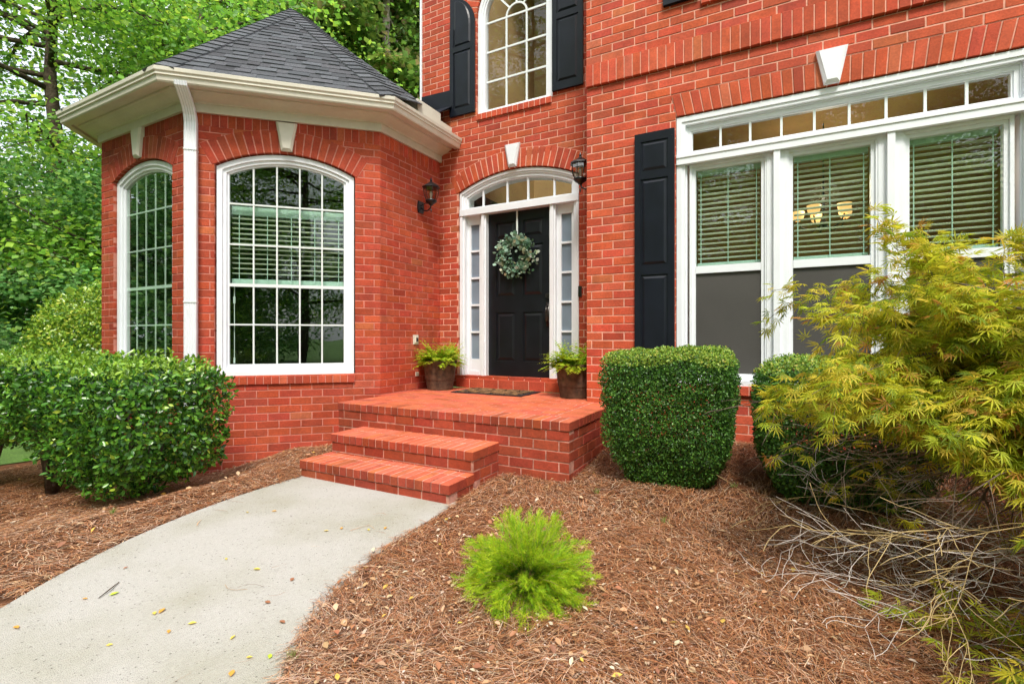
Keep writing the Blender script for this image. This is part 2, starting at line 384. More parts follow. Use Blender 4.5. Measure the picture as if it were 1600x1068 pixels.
# main wall
SH0, SH1 = -.86, -.62
mb = MB(); brick_wall(mb, MAIN, -1.615, 3.4, -1.5, 2.43, [m_open], phase=.62, zref=-.575)
brick_wall(mb, MAIN, -1.615, 3.4, 2.645, 5.2, [Opening(-.55, 1.35, 2.99, 4.6)], d=.012, phase=.1, zref=2.645)
rowlock(mb, MAIN, -1.618, 3.4, 2.436, 2.644, -.1, .030, .0755)
rowlock(mb, MAIN, -.56, 1.36, 2.905, 2.99, -.05, .045)
rowlock(mb, MAIN, MX0, MX1, -.485, -.405, -.1, .03)
n = 31; cx = (MX0+MX1)/2; b0, b1 = 1.985, 2.188
for i in range(n):
    f0 = i/n; f1 = (i+1)/n; g = JT*.5
    lo0 = MX0+(MX1-MX0)*f0; lo1 = MX0+(MX1-MX0)*f1; up0 = MX0-.045+(MX1-MX0+.09)*f0; up1 = MX0-.045+(MX1-MX0+.09)*f1
    MAIN.poly(mb, [(lo0, b0+.002), (lo1, b0+.002), (up1, b1-.001), (up0, b1-.001)], -.1, -.004, 1)
    MAIN.cham(mb, [(lo0+g, b0), (lo1-g, b0), (up1-g, b1-.004), (up0+g, b1-.004)], -.1, .003+R.uniform(-.001, .001), .003, 0, bcol())
obj('wall', mb, [M['brick'], M['mortar']], HOUSE)

# ---- keystones
def keystone(fr, ac, wt, wb, b0, b1, d0=-.02, d1=.05, m='white'):
    mb = MB(); c = .02
    O = [(ac-wb/2, b0), (ac+wb/2, b0), (ac+wt/2, b1), (ac-wt/2, b1)]
    I = [(ac-wb/2+c, b0+c*1.2), (ac+wb/2-c, b0+c*1.2), (ac+wt/2-c*1.1, b1-c*.5), (ac-wt/2+c*1.1, b1-c*.5)]
    fr.poly(mb, O, d0, d1-.02)
    n = 4; vs = [fr.p(a, b, d1-.02) for a, b in O]+[fr.p(a, b, d1) for a, b in I]
    mb.add(vs, [[i, (i+1) % n, n+(i+1) % n, n+i] for i in range(n)]+[[4, 5, 6, 7]])
    obj('keystone', mb, M[m], HOUSE)
keystone(CH, WC-.005, .205, .105, 1.945, 2.240, m='cream')
keystone(LEFT, LC-.03, .205, .105, 1.93, 2.240, m='cream')
keystone(ENTRY, DC-.02, .205, .105, 2.045, 2.315)
keystone(MAIN, .40, .215, .105, 1.99, 2.262)

# ---- window helpers
def outline(ac, half, b0, arc=None, n=18, b1=None):
    pts = [(ac-half, b0)]
    if arc:
        a_, cb, r = arc; t = asin(min(1, half/r))
        pts += [(ac+r*sin(-t+2*t*i/n), cb+r*cos(-t+2*t*i/n)) for i in range(n+1)]
    else: pts += [(ac-half, b1), (ac+half, b1)]
    return pts+[(ac+half, b0)]
def rings(mb, fr, ac, half, b0, arc, steps):
    """steps: list of (inset, width_inset_end, d_back, d_front)"""
    for i0, i1, d0, d1 in steps:
        A = outline(ac, half-i0, b0+i0*.9, (arc[0], arc[1], arc[2]-i0)); B = outline(ac, half-i1, b0+i1*.9, (arc[0], arc[1], arc[2]-i1))
        fr.band(mb, A, B, d0, d1, 0, closed=True)
def archtop(arc, a): return arc[1]+sqrt(max(arc[2]**2-(a-arc[0])**2, 0))
def pane_mesh(fr, outl, d, m, parent, name='pane'):
    mb = MB(); fr.poly(mb, outl, d-.004, d); return obj(name, mb, m, parent)

def blinds(fr, a0, a1, b0, b1, d, pitch, parent, cords, tilt=.0028, headrail=.05, botrail=.03):
    mb = MB()
    z = b1-headrail
    fr.box(mb, a0, a1, z, b1, d-.03, d+.015, 1)
    fr.box(mb, a0, a1, b0, b0+botrail, d-.025, d+.012, 1)
    z -= pitch*.8
    while z > b0+botrail+.01:
        j = R.uniform(-.0015, .0015)
        P = [fr.p(a0+.004, z+j+tilt, d+.022), fr.p(a1-.004, z+j+tilt, d+.022), fr.p(a1-.004, z+j-tilt, d-.022), fr.p(a0+.004, z+j-tilt, d-.022)]
        Q = [(x, y, w+.0028) for x, y, w in P]; mb.prism(P, Q, 0); z -= pitch
    for c in cords: fr.box(mb, c-.0035, c+.0035, b0+.01, b1-headrail, d+.024, d+.026, 1)
    return obj('blind', mb, [M['blind'], M['blindrail']], parent)

def bay_window(fr, ac, half, arc, rise_ref, blind, cols):
    d0 = -.045
    mb = MB(); rings(mb, fr, ac, half, W_BOT, arc, [(0, .05, -.12, d0+.012), (.05, .085, -.12, d0-.006)])
    win = obj('window', mb, M['white'], HOUSE)
    mb = MB(); fr.box(mb, ac-half, ac+half, W_BOT-.002, W_BOT+.05, -.1, -.012); fr.box(mb, ac-half+.08, ac+half-.08, W_BOT+.05, W_BOT+.085, -.1, -.04)
    obj('sill', mb, M['white'], win)
    arc2 = (arc[0], arc[1], arc[2]-.085); gh = half-.085; gb = W_BOT+.085
    mb = MB(); A = outline(ac, gh, gb, arc2); B = outline(ac, gh-.022, gb+.04, (arc[0], arc[1], arc[2]-.107)); fr.band(mb, A, B, -.11, -.07, 0, True)
    obj('sash', mb, M['white'], win)
    gh -= .022; gb += .04; arc3 = (arc[0], arc[1], arc[2]-.107)
    w = .0075
    for i in range(1, cols):
        a = ac-gh+2*gh*i/cols; mb = MB(); fr.box(mb, a-w, a+w, gb, archtop(arc3, a)+.004, -.100, -.091 if not blind else -.074); obj('muntin', mb, M['vinyl' if blind else 'white'], win)
    for z, ww in ((1.385, w), (.967, w), (.548, .016), (.14, w)):
        mb = MB(); fr.box(mb, ac-gh, ac+gh, z-ww, z+ww, -.102, -.0895 if not blind else -.072); obj('muntin', mb, M['vinyl' if blind else 'white'], win)
    pane_mesh(fr, outline(ac, gh+.005, gb-.005, arc3), -.084, M['glass'], win)
    if blind:
        nc = [ac-gh+2*gh*x for x in (.07, .31, .52, .73, .95)]
        blinds(fr, ac-gh+.005, ac+gh-.005, .56, 1.375, -.155, .052, win, nc, headrail=.085, botrail=.06)
        mb = MB(); fr.box(mb, ac-gh+.03, ac-gh+.037, -.24, .56, -.13, -.124); fr.box(mb, ac-gh+.026, ac-gh+.041, -.26, -.2, -.134, -.12); fr.box(mb, ac-gh+.024, ac-gh+.043, .36, .43, -.134, -.12)
        obj('blind_wand', mb, M['white'], win)
    return win
bay_window(CH, WC, W_HALF, (ch_arc[0], ch_arc[1], ch_arc[2]-.012), 0, True, 5)
bay_window(LEFT, LC, L_HALF, (l_arc[0], l_arc[1], l_arc[2]-.012), 0, False, 5)

# ---- cornice, gutter and turret roof
def offset_path(o):
    return [(-6.85-CHL*q-o, BY+CHL*q+.414*o), (-6.85-.414*o, BY-o), (BX+.414*o, BY-o), (AX+o*.96, AY-.414*o), (AX+o*.96, 5.2)]
DZ = [0, 0, 0, .022, .03]
def sweep(mb, prof, closed=False, mi=0):
    o0 = len(mb.v); n = len(prof)
    for k in range(5):
        for o, z in prof:
            x, y = offset_path(o)[k]; mb.v.append((x, y, z+DZ[k])); mb.c.append((1, 1, 1))
    for k in range(4):
        for i in range(n if closed else n-1):
            j = (i+1) % n; mb.f.append([o0+k*n+i, o0+(k+1)*n+i, o0+(k+1)*n+j, o0+k*n+j]); mb.m.append(mi)
    mb.f.append([o0+i for i in range(n)]); mb.m.append(mi); mb.f.append([o0+4*n+i for i in range(n)][::-1]); mb.m.append(mi)
mb = MB(); sweep(mb, [(.0, 2.243), (.03, 2.243), (.03, 2.328), (.045, 2.328), (.05, 2.338), (.075, 2.342), (.105, 2.350), (.14, 2.364), (.165, 2.380), (.185, 2.383), (.19, 2.398), (.232, 2.398), (.238, 2.41), (.24, 2.46), (0, 2.46)], True)
obj('cornice', mb, M['cream'], HOUSE)
mb = MB(); sweep(mb, [(.245, 2.376), (.312, 2.372), (.322, 2.384), (.329, 2.420), (.340, 2.445), (.356, 2.462), (.360, 2.494), (.35, 2.500), (.343, 2.494), (.343, 2.43), (.25, 2.42), (.245, 2.49), (.243, 2.49)], True)
obj('gutter', mb, M['cream'], HOUSE)
# eave closing board
mb = MB(); sweep(mb, [(0, 2.462), (.242, 2.462), (.242, 2.485), (0, 2.485)], True); obj('eave_board', mb, M['cream'], HOUSE)

APEX = np.array([-6.10, 4.73, 4.70])
def clip_poly(poly, lines):
    for (nx, ny, c) in lines:       # keep nx*x+ny*y <= c
        out = []
        for i in range(len(poly)):
            p, r = poly[i], poly[(i+1) % len(poly)]
            dp = nx*p[0]+ny*p[1]-c; dr = nx*r[0]+ny*r[1]-c
            if dp <= 0: out.append(p)
            if (dp < 0 < dr) or (dr < 0 < dp):
                t = dp/(dp-dr); out.append((p[0]+t*(r[0]-p[0]), p[1]+t*(r[1]-p[1])))
        poly = out
        if len(poly) < 3: return []
    return poly
def shcol(k=1):
    v = R.uniform(.65, 1.25)*k; t = R.uniform(0, 1)
    return (.086*v+.006*t, .094*v, .104*v)
def roof_face(mb, P, Q, T, expo=.135):
    P, Q, T = map(np.array, (P, Q, T)); e = (Q-P)/np.linalg.norm(Q-P); u = T-P; u = u-(u@e)*e; H = np.linalg.norm(u); u /= H
    nrm = np.cross(e, u); nrm *= (1 if nrm[2] > 0 else -1)
    Lq = np.linalg.norm(Q-P); ta = (T-P)@e
    def line(p, r, inside):
        nx, ny = -(r[1]-p[1]), (r[0]-p[0]); c = nx*p[0]+ny*p[1]
        return (nx, ny, c) if nx*inside[0]+ny*inside[1] <= c else (-nx, -ny, -c)
    ctr = ((Lq+ta)/3, H/3)
    lines = [line((0, 0), (ta, H), ctr), line((Lq, 0), (ta, H), ctr)]
    W3 = lambda a, b, h: tuple(P+e*a+u*b+nrm*h)
    mb.add([W3(0, 0, 0), W3(Lq, 0, 0), W3(ta, H, 0)], [[0, 1, 2]], 0, (.06, .06, .07))
    b = 0; row = 0
    while b < H:
        a = -R.uniform(0, .3)-.5; kk = R.random() < .5
        while a < Lq+.5:
            w = R.uniform(.10, .24); kk = not kk
            hh = .014 if kk else .007
            pl = clip_poly([(a, b-(.0 if kk else .0)), (a+w, b), (a+w, b+expo), (a, b+expo)], lines)
            if pl:
                c = shcol(1.0 if kk else .86)
                bot = [W3(x, y, 0) for x, y in pl]; top = [W3(x, y, hh*(1-(y-b)/expo*.75)) for x, y in pl]
                mb.prism(bot, top, 0, c)
            a += w
        b += expo; row += 1
    return nrm
ep = [(*offset_path(.325)[k], 2.50+DZ[k]*1.2) for k in range(5)]
EL, EB, EA = ep[1], ep[2], ep[3]; EC = (-3.50, 4.42, 2.63); ED = (-4.13, 5.18, 3.12)
mb = MB(); n1 = roof_face(mb, EB, EA, APEX); n2 = roof_face(mb, EL, EB, APEX); n3 = roof_face(mb, EA, EC, APEX)
n4 = roof_face(mb, ep[0], EL, APEX); roof_face(mb, (-8.1, 7.4, 2.5), ep[0], APEX); roof_face(mb, ED, (-8.1, 7.4, 2.5), APEX); mb.add([EC, ED, tuple(APEX)], [[0, 1, 2]], 0, (.05, .05, .06))
def caps(mb, E, na, nb, T, w=.15, expo=.135):
    E = np.array(E); T = np.array(T); d = T-E; Ln = np.linalg.norm(d); d /= Ln
    sa = np.cross(na, d); sa /= np.linalg.norm(sa); sb = np.cross(nb, d); sb /= np.linalg.norm(sb)
    mid = (na+nb); 
    if sa @ sb > 0: sb = -sb
    up = mid/np.linalg.norm(mid)
    # choose orientation so wings hang down each face
    if sa @ (na-nb) < 0: sa, sb = -sa, -sb
    t = 0
    while t < Ln-.02:
        t1 = min(t+expo*1.15, Ln); c = shcol(1.05)
        f0, f1 = .026, .012; tw = lambda tt: w*min(1, (Ln-tt)/.5+.15)
        for s in (sa, sb):
            A = E+d*t+up*f0; B = E+d*t1+up*f1
            C = B+s*tw(t1)*1.0; D = A+s*tw(t)
            nn = na if s is sa else nb
            C = E+d*t1+s*tw(t1)+nn*f1; D = E+d*t+s*tw(t)+nn*f0
            lo = [x-up*.02 for x in (A, B, C, D)]
            mb.prism([tuple(x) for x in lo], [tuple(x) for x in (A, B, C, D)], 0, c)
        t += expo
caps(mb, EB, n1, n2, APEX); caps(mb, EA, n1, n3, APEX); caps(mb, EL, n2, n4, APEX)
obj('roof', mb, M['shingle'], HOUSE)
# step flashing and boxed return where the turret roof meets the two-storey wall
mb = MB(); ENTRY.poly(mb, [(-4.118, 2.96), (-3.62, 2.93), (-3.62, 3.17), (-4.118, 3.19)], .002, .014)
mb.prism([(-4.118, 4.90, 2.70), (-3.62, 4.90, 2.76), (-3.62, 5.185, 2.955), (-4.118, 5.185, 2.965)], [(-4.118, 4.90, 2.71), (-3.62, 4.90, 2.77), (-3.62, 5.185, 2.965), (-4.118, 5.185, 2.975)])
obj('flashing', mb, M['black'], HOUSE)
mb = MB(); mb.box(-4.3, -3.60, 4.46, 4.90, 2.50, 2.745); mb.box(-4.1, -3.64, 4.9, 5.195, 2.50, 2.69)
obj('soffit_return', mb, M['cream'], HOUSE)
# downspout: sits on the corner of bay
mb = MB(); cw = .054
def dsp(pts, mi=0):
    pass
dx, dy = CH.p(.045, 0, 0)[:2]
path = [CH.p(.055, 2.40, .30), CH.p(.056, 2.36, .29), CH.p(.060, 2.31, .22), CH.p(.062, 2.24, .12), CH.p(.062, 2.18, .07), CH.p(.062, 2.12, .05), CH.p(.062, -1.12, .05)]
ribs = 5
prev = None; sec = []
for p in path:
    row = []
    for i in range(ribs*2+1):
        a = -cw+2*cw*i/(ribs*2); dd = .028+(.006 if i % 2 else 0)
        row.append((p[0]+q*a+q*dd, p[1]+q*a-q*dd, p[2]))
    row.append((p[0]+q*cw-q*.03, p[1]+q*cw+q*.03, p[2])); row.append((p[0]-q*cw-q*.03, p[1]-q*cw+q*.03, p[2]))
    sec.append(row)
nn = len(sec[0]); mb.add([v for r in sec for v in r], [[k*nn+i, k*nn+(i+1) % nn, (k+1)*nn+(i+1) % nn, (k+1)*nn+i] for k in range(len(sec)-1) for i in range(nn)])
ds = obj('downspout', mb, M['white'], HOUSE)
for z in (1.845, .35): mb = MB(); CH.box(mb, .005, .119, z, z+.01, .01, .088); obj('strap', mb, M['vinyl'], ds)

# ---- main picture window
def prof_band(mb, fr, a0, a1, b0, b1, steps, sides='LRTB'):
    for w0, w1, dd0, dd1 in steps:
        if 'L' in sides: fr.box(mb, a0+w0, a0+w1, b0+(w1 if 'B' in sides else 0), b1-(w1 if 'T' in sides else 0), dd0, dd1)
        if 'R' in sides: fr.box(mb, a1-w1, a1-w0, b0+(w1 if 'B' in sides else 0), b1-(w1 if 'T' in sides else 0), dd0, dd1)
        if 'T' in sides: fr.box(mb, a0+w0, a1-w0, b1-w1, b1-w0, dd0, dd1)
        if 'B' in sides: fr.box(mb, a0+w0, a1-w0, b0+w0, b0+w1, dd0, dd1)
mb = MB()
prof_band(mb, MAIN, MX0, MX1, -.36, 1.975, [(0, .045, -.15, -.012), (.045, .072, -.15, -.022), (.072, .085, -.15, -.05)], 'LRT')
MAIN.box(mb, MX0, MX1, -.405, -.358, -.15, .018)
MAIN.box(mb, MX0+.001, MX1-.001, 1.548, 1.632, -.15, .006)             # transom bar
MAIN.box(mb, MX0+.0, MX1-.0, 1.606, 1.622, -.02, .014)
WIN = obj('window', mb, M['white'], HOUSE, label='wide white picture window with transom lights over three sashes')
mb = MB(); prof_band(mb, MAIN, MX0+.085, MX1-.085, 1.634, 1.888, [(0, .03, -.12, -.06), (.03, .042, -.12, -.07)]); obj('sash', mb, M['white'], WIN)
TX0, TX1, TZ0, TZ1 = MX0+.125, MX1-.125, 1.672, 1.85
pane_mesh(MAIN, [(TX0-.005, TZ0-.005), (TX1+.005, TZ0-.005), (TX1+.005, TZ1+.005), (TX0-.005, TZ1+.005)], -.085, M['glass_clear'], WIN)
for i in range(1, 9): mb = MB(); a = TX0+(TX1-TX0)*i/9; MAIN.box(mb, a-.009, a+.009, TZ0, TZ1, -.092, -.074); obj('muntin', mb, M['vinyl'], WIN)
UW = .518; cents = [MX0+.42, MX0+.42+.768, MX0+.42+1.536]
cents = [-.355, .400, 1.158]
for a in ((cents[0]+cents[1])/2, (cents[1]+cents[2])/2):
    mb = MB(); MAIN.box(mb, a-.075, a+.075, -.358, 1.547, -.13, -.040); MAIN.box(mb, a-.024, a+.024, -.358, 1.547, -.05, -.004); obj('mullion', mb, M['white'], WIN)
for i, c in enumerate(cents):
    h = UW/2
    mb = MB()
    prof_band(mb, MAIN, c-h-.052, c+h+.052, -.357, 1.546, [(0, .022, -.12, -.046), (.022, .05, -.12, -.062)])
    MAIN.box(mb, c-h, c+h, .575, .640, -.11, -.060)
    obj('sash', mb, M['white'], WIN)
    pane_mesh(MAIN, [(c-h-.004, .64), (c+h+.004, .64), (c+h+.004, 1.498), (c-h-.004, 1.498)], -.085, M['glass_clear'] if False else M['glass'], WIN)
    mb = MB(); MAIN.box(mb, c-h-.004, c+h+.004, -.32, .575, -.082, -.079); obj('insect_screen', mb, M['screen'], WIN)
    blinds(MAIN, c-h+.004, c+h-.004, .645, 1.52, -.150, .0445, WIN, [c-h+.035, c, c+h-.035], headrail=.06, botrail=.03)

# ---- shutters
def shutter(fr, a0, a1, b0, b1, panels, d=.035, arch=None):
    mb = MB(); t = .025
    if arch:   # quarter-arched top following the window
        cx_, cz, r = arch
        pts = [(a0, b0), (a1, b0)] if a1 < cx_ else [(a0, b0), (a1, b0)]
        if a1 <= cx_:
            arcp = [(a, cz+sqrt(max(r*r-(a-cx_)**2, 0))) for a in np.linspace(a1, a0, 14)]
            arcp = [(a, min(z, b1)) for a, z in arcp]
            pts = [(a0, b0), (a1, b0)]+arcp if False else [(a0, b0), (a1, b0), (a1, cz-.05)]+[(a0+(a1-a0)*cos(t_), cz-.05+(b1-cz+.05)*sin(t_)) for t_ in np.linspace(.15, pi/2, 10)]
        fr.poly(mb, pts, .004, t)
        sh = obj('shutter', mb, M['black'], HOUSE)
    else:
        fr.box(mb, a0, a1, b0, b1, .004, t); sh = obj('shutter', mb, M['black'], HOUSE)
    mb = MB(); w = .055
    fr.box(mb, a0, a0+w, b0, (b1 if not arch else arch[1]-.06), t, d)
    fr.box(mb, a1-w, a1, b0, (b1 if not arch else arch[1]-.06), t, d)
    zs = panels
    for z0, z1 in zs: fr.box(mb, a0+w, a1-w, z0, z1, t, d)
    obj('frame', mb, M['black'], sh)
    mb = MB()
    for (z0, z1), (z2, z3) in zip(zs[:-1], zs[1:]):
        g = .014; x0, x1, y0, y1 = a0+w+g, a1-w-g, z1+g, z2-g; c = .022
        O = [(x0, y0), (x1, y0), (x1, y1), (x0, y1)]; I = [(x0+c, y0+c), (x1-c, y0+c), (x1-c, y1-c), (x0+c, y1-c)]
        vs = [fr.p(a, b, t) for a, b in O]+[fr.p(a, b, d+.002) for a, b in I]
        mb.add(vs, [[i_, (i_+1) % 4, 4+(i_+1) % 4, 4+i_] for i_ in range(4)]+[[4, 5, 6, 7]])
    obj('raised_panel', mb, M['black'], sh)
    for a in (a0+.02, a1-.02):
        for b in (b0+.06, b1-.06 if not arch else b0+.6): mb = MB(); fr.box(mb, a-.003, a+.003, b-.003, b+.003, d, d+.002); obj('screw', mb, M['dark'], sh)
    if arch:
        x0, x1 = a0+w+.014, a1-w-.006; z0 = zs[-1][1]+.014; zt = arch[1]-.05
        O = [(x0, z0), (x1, z0), (x1, zt)]+[(x0+(x1-x0)*cos(t_), zt+(b1-.05-zt)*sin(t_)) for t_ in np.linspace(.2, pi/2, 9)]
        cx0, cz0 = (x0+x1)/2, (z0+b1)/2; I = [(cx0+(a-cx0)*.82, cz0+(b-cz0)*.95) for a, b in O]; n_ = len(O)
        mb = MB(); vs = [fr.p(a, b, t) for a, b in O]+[fr.p(a, b, d+.002) for a, b in I]
        mb.add(vs, [[i_, (i_+1) % n_, n_+(i_+1) % n_, n_+i_] for i_ in range(n_)]+[list(range(n_, 2*n_))]); obj('raised_panel', mb, M['black'], sh)
shutter(MAIN, -1.138, -.784, -.42, 1.878, [(-.42, -.33), (.58, .66), (1.455, 1.52), (1.80, 1.878)])
shutter(MAIN, -.88, -.58, 2.985, 4.6, [(2.985, 3.05), (4.5, 4.6)], d=.05)
shutter(ENTRY, -3.655, -3.285, 2.815, 4.32, [(2.815, 2.90), (3.62, 3.685)], arch=(UC, 3.98, .5))
shutter(ENTRY, -2.235, -1.865, 2.815, 4.32, [(2.815, 2.90), (3.62, 3.685), (4.25, 4.32)])

# ---- upper arched window
mb = MB()
aro = (UC, 3.98, U_HALF)
for i0, i1, dd in ((0, .04, -.02), (.04, .068, -.03), (.068, .092, -.045)):
    A = outline(UC, U_HALF-i0, 2.775+i0*.6, (UC, 3.98, U_HALF-i0), 30); B = outline(UC, U_HALF-i1, 2.775+i1*.6, (UC, 3.98, U_HALF-i1), 30)
    ENTRY.band(mb, A, B, -.12, dd, 0, True)
UWIN = obj('window', mb, M['white'], HOUSE, label='upper arched window with fanlight muntins')
ur = U_HALF-.092; gb = 2.83
pane_mesh(ENTRY, outline(UC, ur, gb, (UC, 3.98, ur), 24), -.095, M['glass_clear'], UWIN)
w = .011
for a in (UC-.138, UC+.138): mb = MB(); ENTRY.box(mb, a-w, a+w, gb, 3.93, -.1, -.085); obj('muntin', mb, M['vinyl'], UWIN)
for z in (3.93, 3.565, 3.195): mb = MB(); ENTRY.box(mb, UC-ur, UC+ur, z-w, z+w, -.101, -.084); obj('muntin', mb, M['vinyl'], UWIN)
mb = MB()
A = [(UC+(.138+w)*cos(t), 3.93+(.138+w)*sin(t)) for t in np.linspace(0, pi, 16)]; B = [(UC+(.138-w)*cos(t), 3.93+(.138-w)*sin(t)) for t in np.linspace(0, pi, 16)]
ENTRY.band(mb, A, B, -.1, -.085); obj('muntin', mb, M['vinyl'], UWIN)
for t in (pi*.27, pi*.5, pi*.73):
    mb = MB()
    c_, s_ = cos(t), sin(t); A = [(UC+.138*c_-w*s_, 3.93+.138*s_+w*c_), (UC+.45*c_-w*s_, 3.93+.45*s_+w*c_)]; B = [(UC+.138*c_+w*s_, 3.93+.138*s_-w*c_), (UC+.45*c_+w*s_, 3.93+.45*s_-w*c_)]
    ENTRY.poly(mb, [A[0], A[1], B[1], B[0]], -.1, -.086); obj('muntin', mb, M['vinyl'], UWIN)
# hidden-above-frame window of the main wall (its lower edge is just out of frame)
mb = MB(); prof_band(mb, MAIN, -.55, 1.35, 2.99, 4.6, [(0, .06, -.12, -.02), (.06, .09, -.12, -.03)]); w2 = obj('window', mb, M['white'], HOUSE)
pane_mesh(MAIN, [(-.46, 3.08), (1.26, 3.08), (1.26, 4.51), (-.46, 4.51)], -.08, M['glass'], w2)

# ---- front door surround
mb = MB()
arc0 = (d_arc[0], d_arc[1], d_arc[2]-.012)
for i0, i1, dd in ((0, .03, -.02), (.03, .052, -.035), (.052, .085, -.05), (.085, .10, -.065)):
    A = outline(DC, D_HALF-i0, 1.62, (DC, arc0[1], arc0[2]-i0), 22); B = outline(DC, D_HALF-i1, 1.62, (DC, arc0[1], arc0[2]-i1), 22)
    ENTRY.band(mb, A, B, -.2, dd, 0)
ENTRY.box(mb, DC-D_HALF, DC+D_HALF, 1.548, 1.625, -.2, -.012); ENTRY.box(mb, DC-D_HALF+.10, DC+D_HALF-.10, 1.625, 1.650, -.2, -.06)
for s in (-1, 1):
    def bx(o0, o1, b0, b1, dd0, dd1):
        x0, x1 = sorted((DC+s*o0, DC+s*o1)); ENTRY.box(mb, x0, x1, b0, b1, dd0, dd1)
    bx(.765, .80, -.50, 1.547, -.2, -.02); bx(.735, .765, -.5, 1.547, -.2, -.04); 
    bx(.545, .690, 1.44, 1.547, -.2, -.095); bx(.685, .735, -.5, 1.547, -.2, -.10); bx(.505, .558, -.5, 1.547, -.2, -.10)
    bx(.558, .685, -.5, -.265, -.2, -.105); bx(.558, .685, -.5, -.42, -.1, -.09)
    bx(.430, .505, -.5, 1.547, -.2, -.05); bx(.450, .485, -.5, 1.547, -.06, -.030)
FRM = obj('door_frame', mb, M['white'], HOUSE)
for s in (-1, 1):
    for k_ in range(1, 5):
        mb = MB(); z = 1.447-(1.447+.265)*k_/5; x0, x1 = sorted((DC+s*.556, DC+s*.687)); ENTRY.box(mb, x0, x1, z-.012, z+.012, -.15, -.102); obj('muntin', mb, M['white'], FRM)
for o in (-.486, -.142, .140, .480): mb = MB(); ENTRY.box(mb, DC+o-.011, DC+o+.011, 1.65, archtop((DC, arc0[1], arc0[2]-.1), DC+o)+.004, -.1, -.075); obj('muntin', mb, M['white'], FRM)
for s in (-1, 1):
    mb = MB(); x0, x1 = sorted((DC+s*.555, DC+s*.688)); ENTRY.box(mb, x0, x1, -.27, 1.445, -.145, -.125); obj('sidelight_pane', mb, M['frost'], FRM)
pane_mesh(ENTRY, outline(DC, D_HALF-.098, 1.648, (DC, arc0[1], arc0[2]-.098)), -.088, M['glass_clear'], FRM, 'transom_pane')
mb = MB(); ENTRY.box(mb, DC-D_HALF, DC+D_HALF, -.505, -.488, -.2, -.015, 0); ENTRY.box(mb, DC-.43, DC+.43, -.488, -.478, -.14, -.05, 1); obj('threshold', mb, [M['white'], M['brass']], FRM)
mb = MB(); dd = -.115
ENTRY.box(mb, DC-.432, DC+.432, -.478, 1.549, dd-.05, dd-.012)
for x0, x1 in ((-.432, -.318), (-.052, .052), (.318, .432)): ENTRY.box(mb, DC+x0, DC+x1, -.478, 1.549, dd-.012, dd)
for z0, z1 in ((-.478, -.285), (.315, .51), (1.13, 1.225), (1.43, 1.549)):
    for x0, x1 in ((-.318, -.052), (.052, .318)): ENTRY.box(mb, DC+x0, DC+x1, z0, z1, dd-.012, dd)
DOOR = obj('door', mb, M['door'], HOUSE)
mb = MB()
for x0, x1 in ((-.318, -.052), (.052, .318)):
    for z0, z1 in ((-.285, .315), (.51, 1.13), (1.225, 1.43)):
        g = .016; c = .03; X0, X1, Y0, Y1 = DC+x0+g, DC+x1-g, z0+g, z1-g
        vs = [ENTRY.p(a, b, dd-.012) for a, b in ((X0, Y0), (X1, Y0), (X1, Y1), (X0, Y1))]+[ENTRY.p(a, b, dd+.001) for a, b in ((X0+c, Y0+c), (X1-c, Y0+c), (X1-c, Y1-c), (X0+c, Y1-c))]
        mb.add(vs, [[i_, (i_+1) % 4, 4+(i_+1) % 4, 4+i_] for i_ in range(4)]+[[4, 5, 6, 7]])
obj('raised_panel', mb, M['door'], DOOR)
mb = MB()
hx = DC+.385
ENTRY.box(mb, hx-.02, hx+.02, .14, .42, dd, dd+.012)
mb.tube([ENTRY.p(hx, .38, dd+.01), ENTRY.p(hx, .375, dd+.05), ENTRY.p(hx, .32, dd+.065), ENTRY.p(hx, .24, dd+.06), ENTRY.p(hx, .19, dd+.045), ENTRY.p(hx, .17, dd+.01)], .010)
obj('handle', mb, M['dark'], DOOR, True)
mb = MB(); mb.tube([ENTRY.p(hx, .50, dd), ENTRY.p(hx, .50, dd+.022)], .030, 16); ENTRY.box(mb, hx-.005, hx+.005, .485, .515, dd+.022, dd+.032); obj('deadbolt', mb, M['dark'], DOOR)
mb = MB(); ENTRY.box(mb, DC+.806, DC+.846, .46, .58, -.02, .012); ENTRY.box(mb, DC+.816, DC+.836, .475, .5, .012, .016); obj('doorbell', mb, M['dark'], HOUSE)
mb = MB(); RIGHT.box(mb, .555, .645, -.075, .04, .001, .012); RIGHT.box(mb, .575, .625, -.055, .02, .012, .03); OUT = obj('outlet_box', mb, M['beige'], HOUSE)
mb = MB(); RIGHT.box(mb, .583, .617, -.04, .005, .030, .034); obj('socket', mb, M['dark'], OUT)
mb = MB(); RIGHT.box(mb, .60, .655, -.46, -.41, .001, .010); obj('vent_cover', mb, M['beige'], HOUSE)

# ---- rooms behind the glass
def room(x0, x1, y0, y1, z0, z1, m, name='interior_wall'):
    mb = MB(); V = [(x0, y0, z0), (x1, y0, z0), (x1, y1, z0), (x0, y1, z0), (x0, y0, z1), (x1, y0, z1), (x1, y1, z1), (x0, y1, z1)]
    mb.add(V, [[0, 1, 2, 3], [4, 5, 6, 7], [1, 2, 6, 5], [2, 3, 7, 6], [3, 0, 4, 7]]); return obj(name, mb, m, HOUSE)
room(-1.5, 3.3, 4.75, 8.6, -.6, 2.35, M['room'])
mb = MB(); V = [(-4.05, 5.38, -.6), (-1.62, 5.38, -.6), (-1.62, 8.5, -.6), (-4.05, 8.5, -.6), (-4.05, 5.38, 6.6), (-1.62, 5.38, 6.6), (-1.62, 8.5, 6.6), (-4.05, 8.5, 6.6), (-4.05, 7.0, 6.6), (-1.62, 7.0, 6.6)]
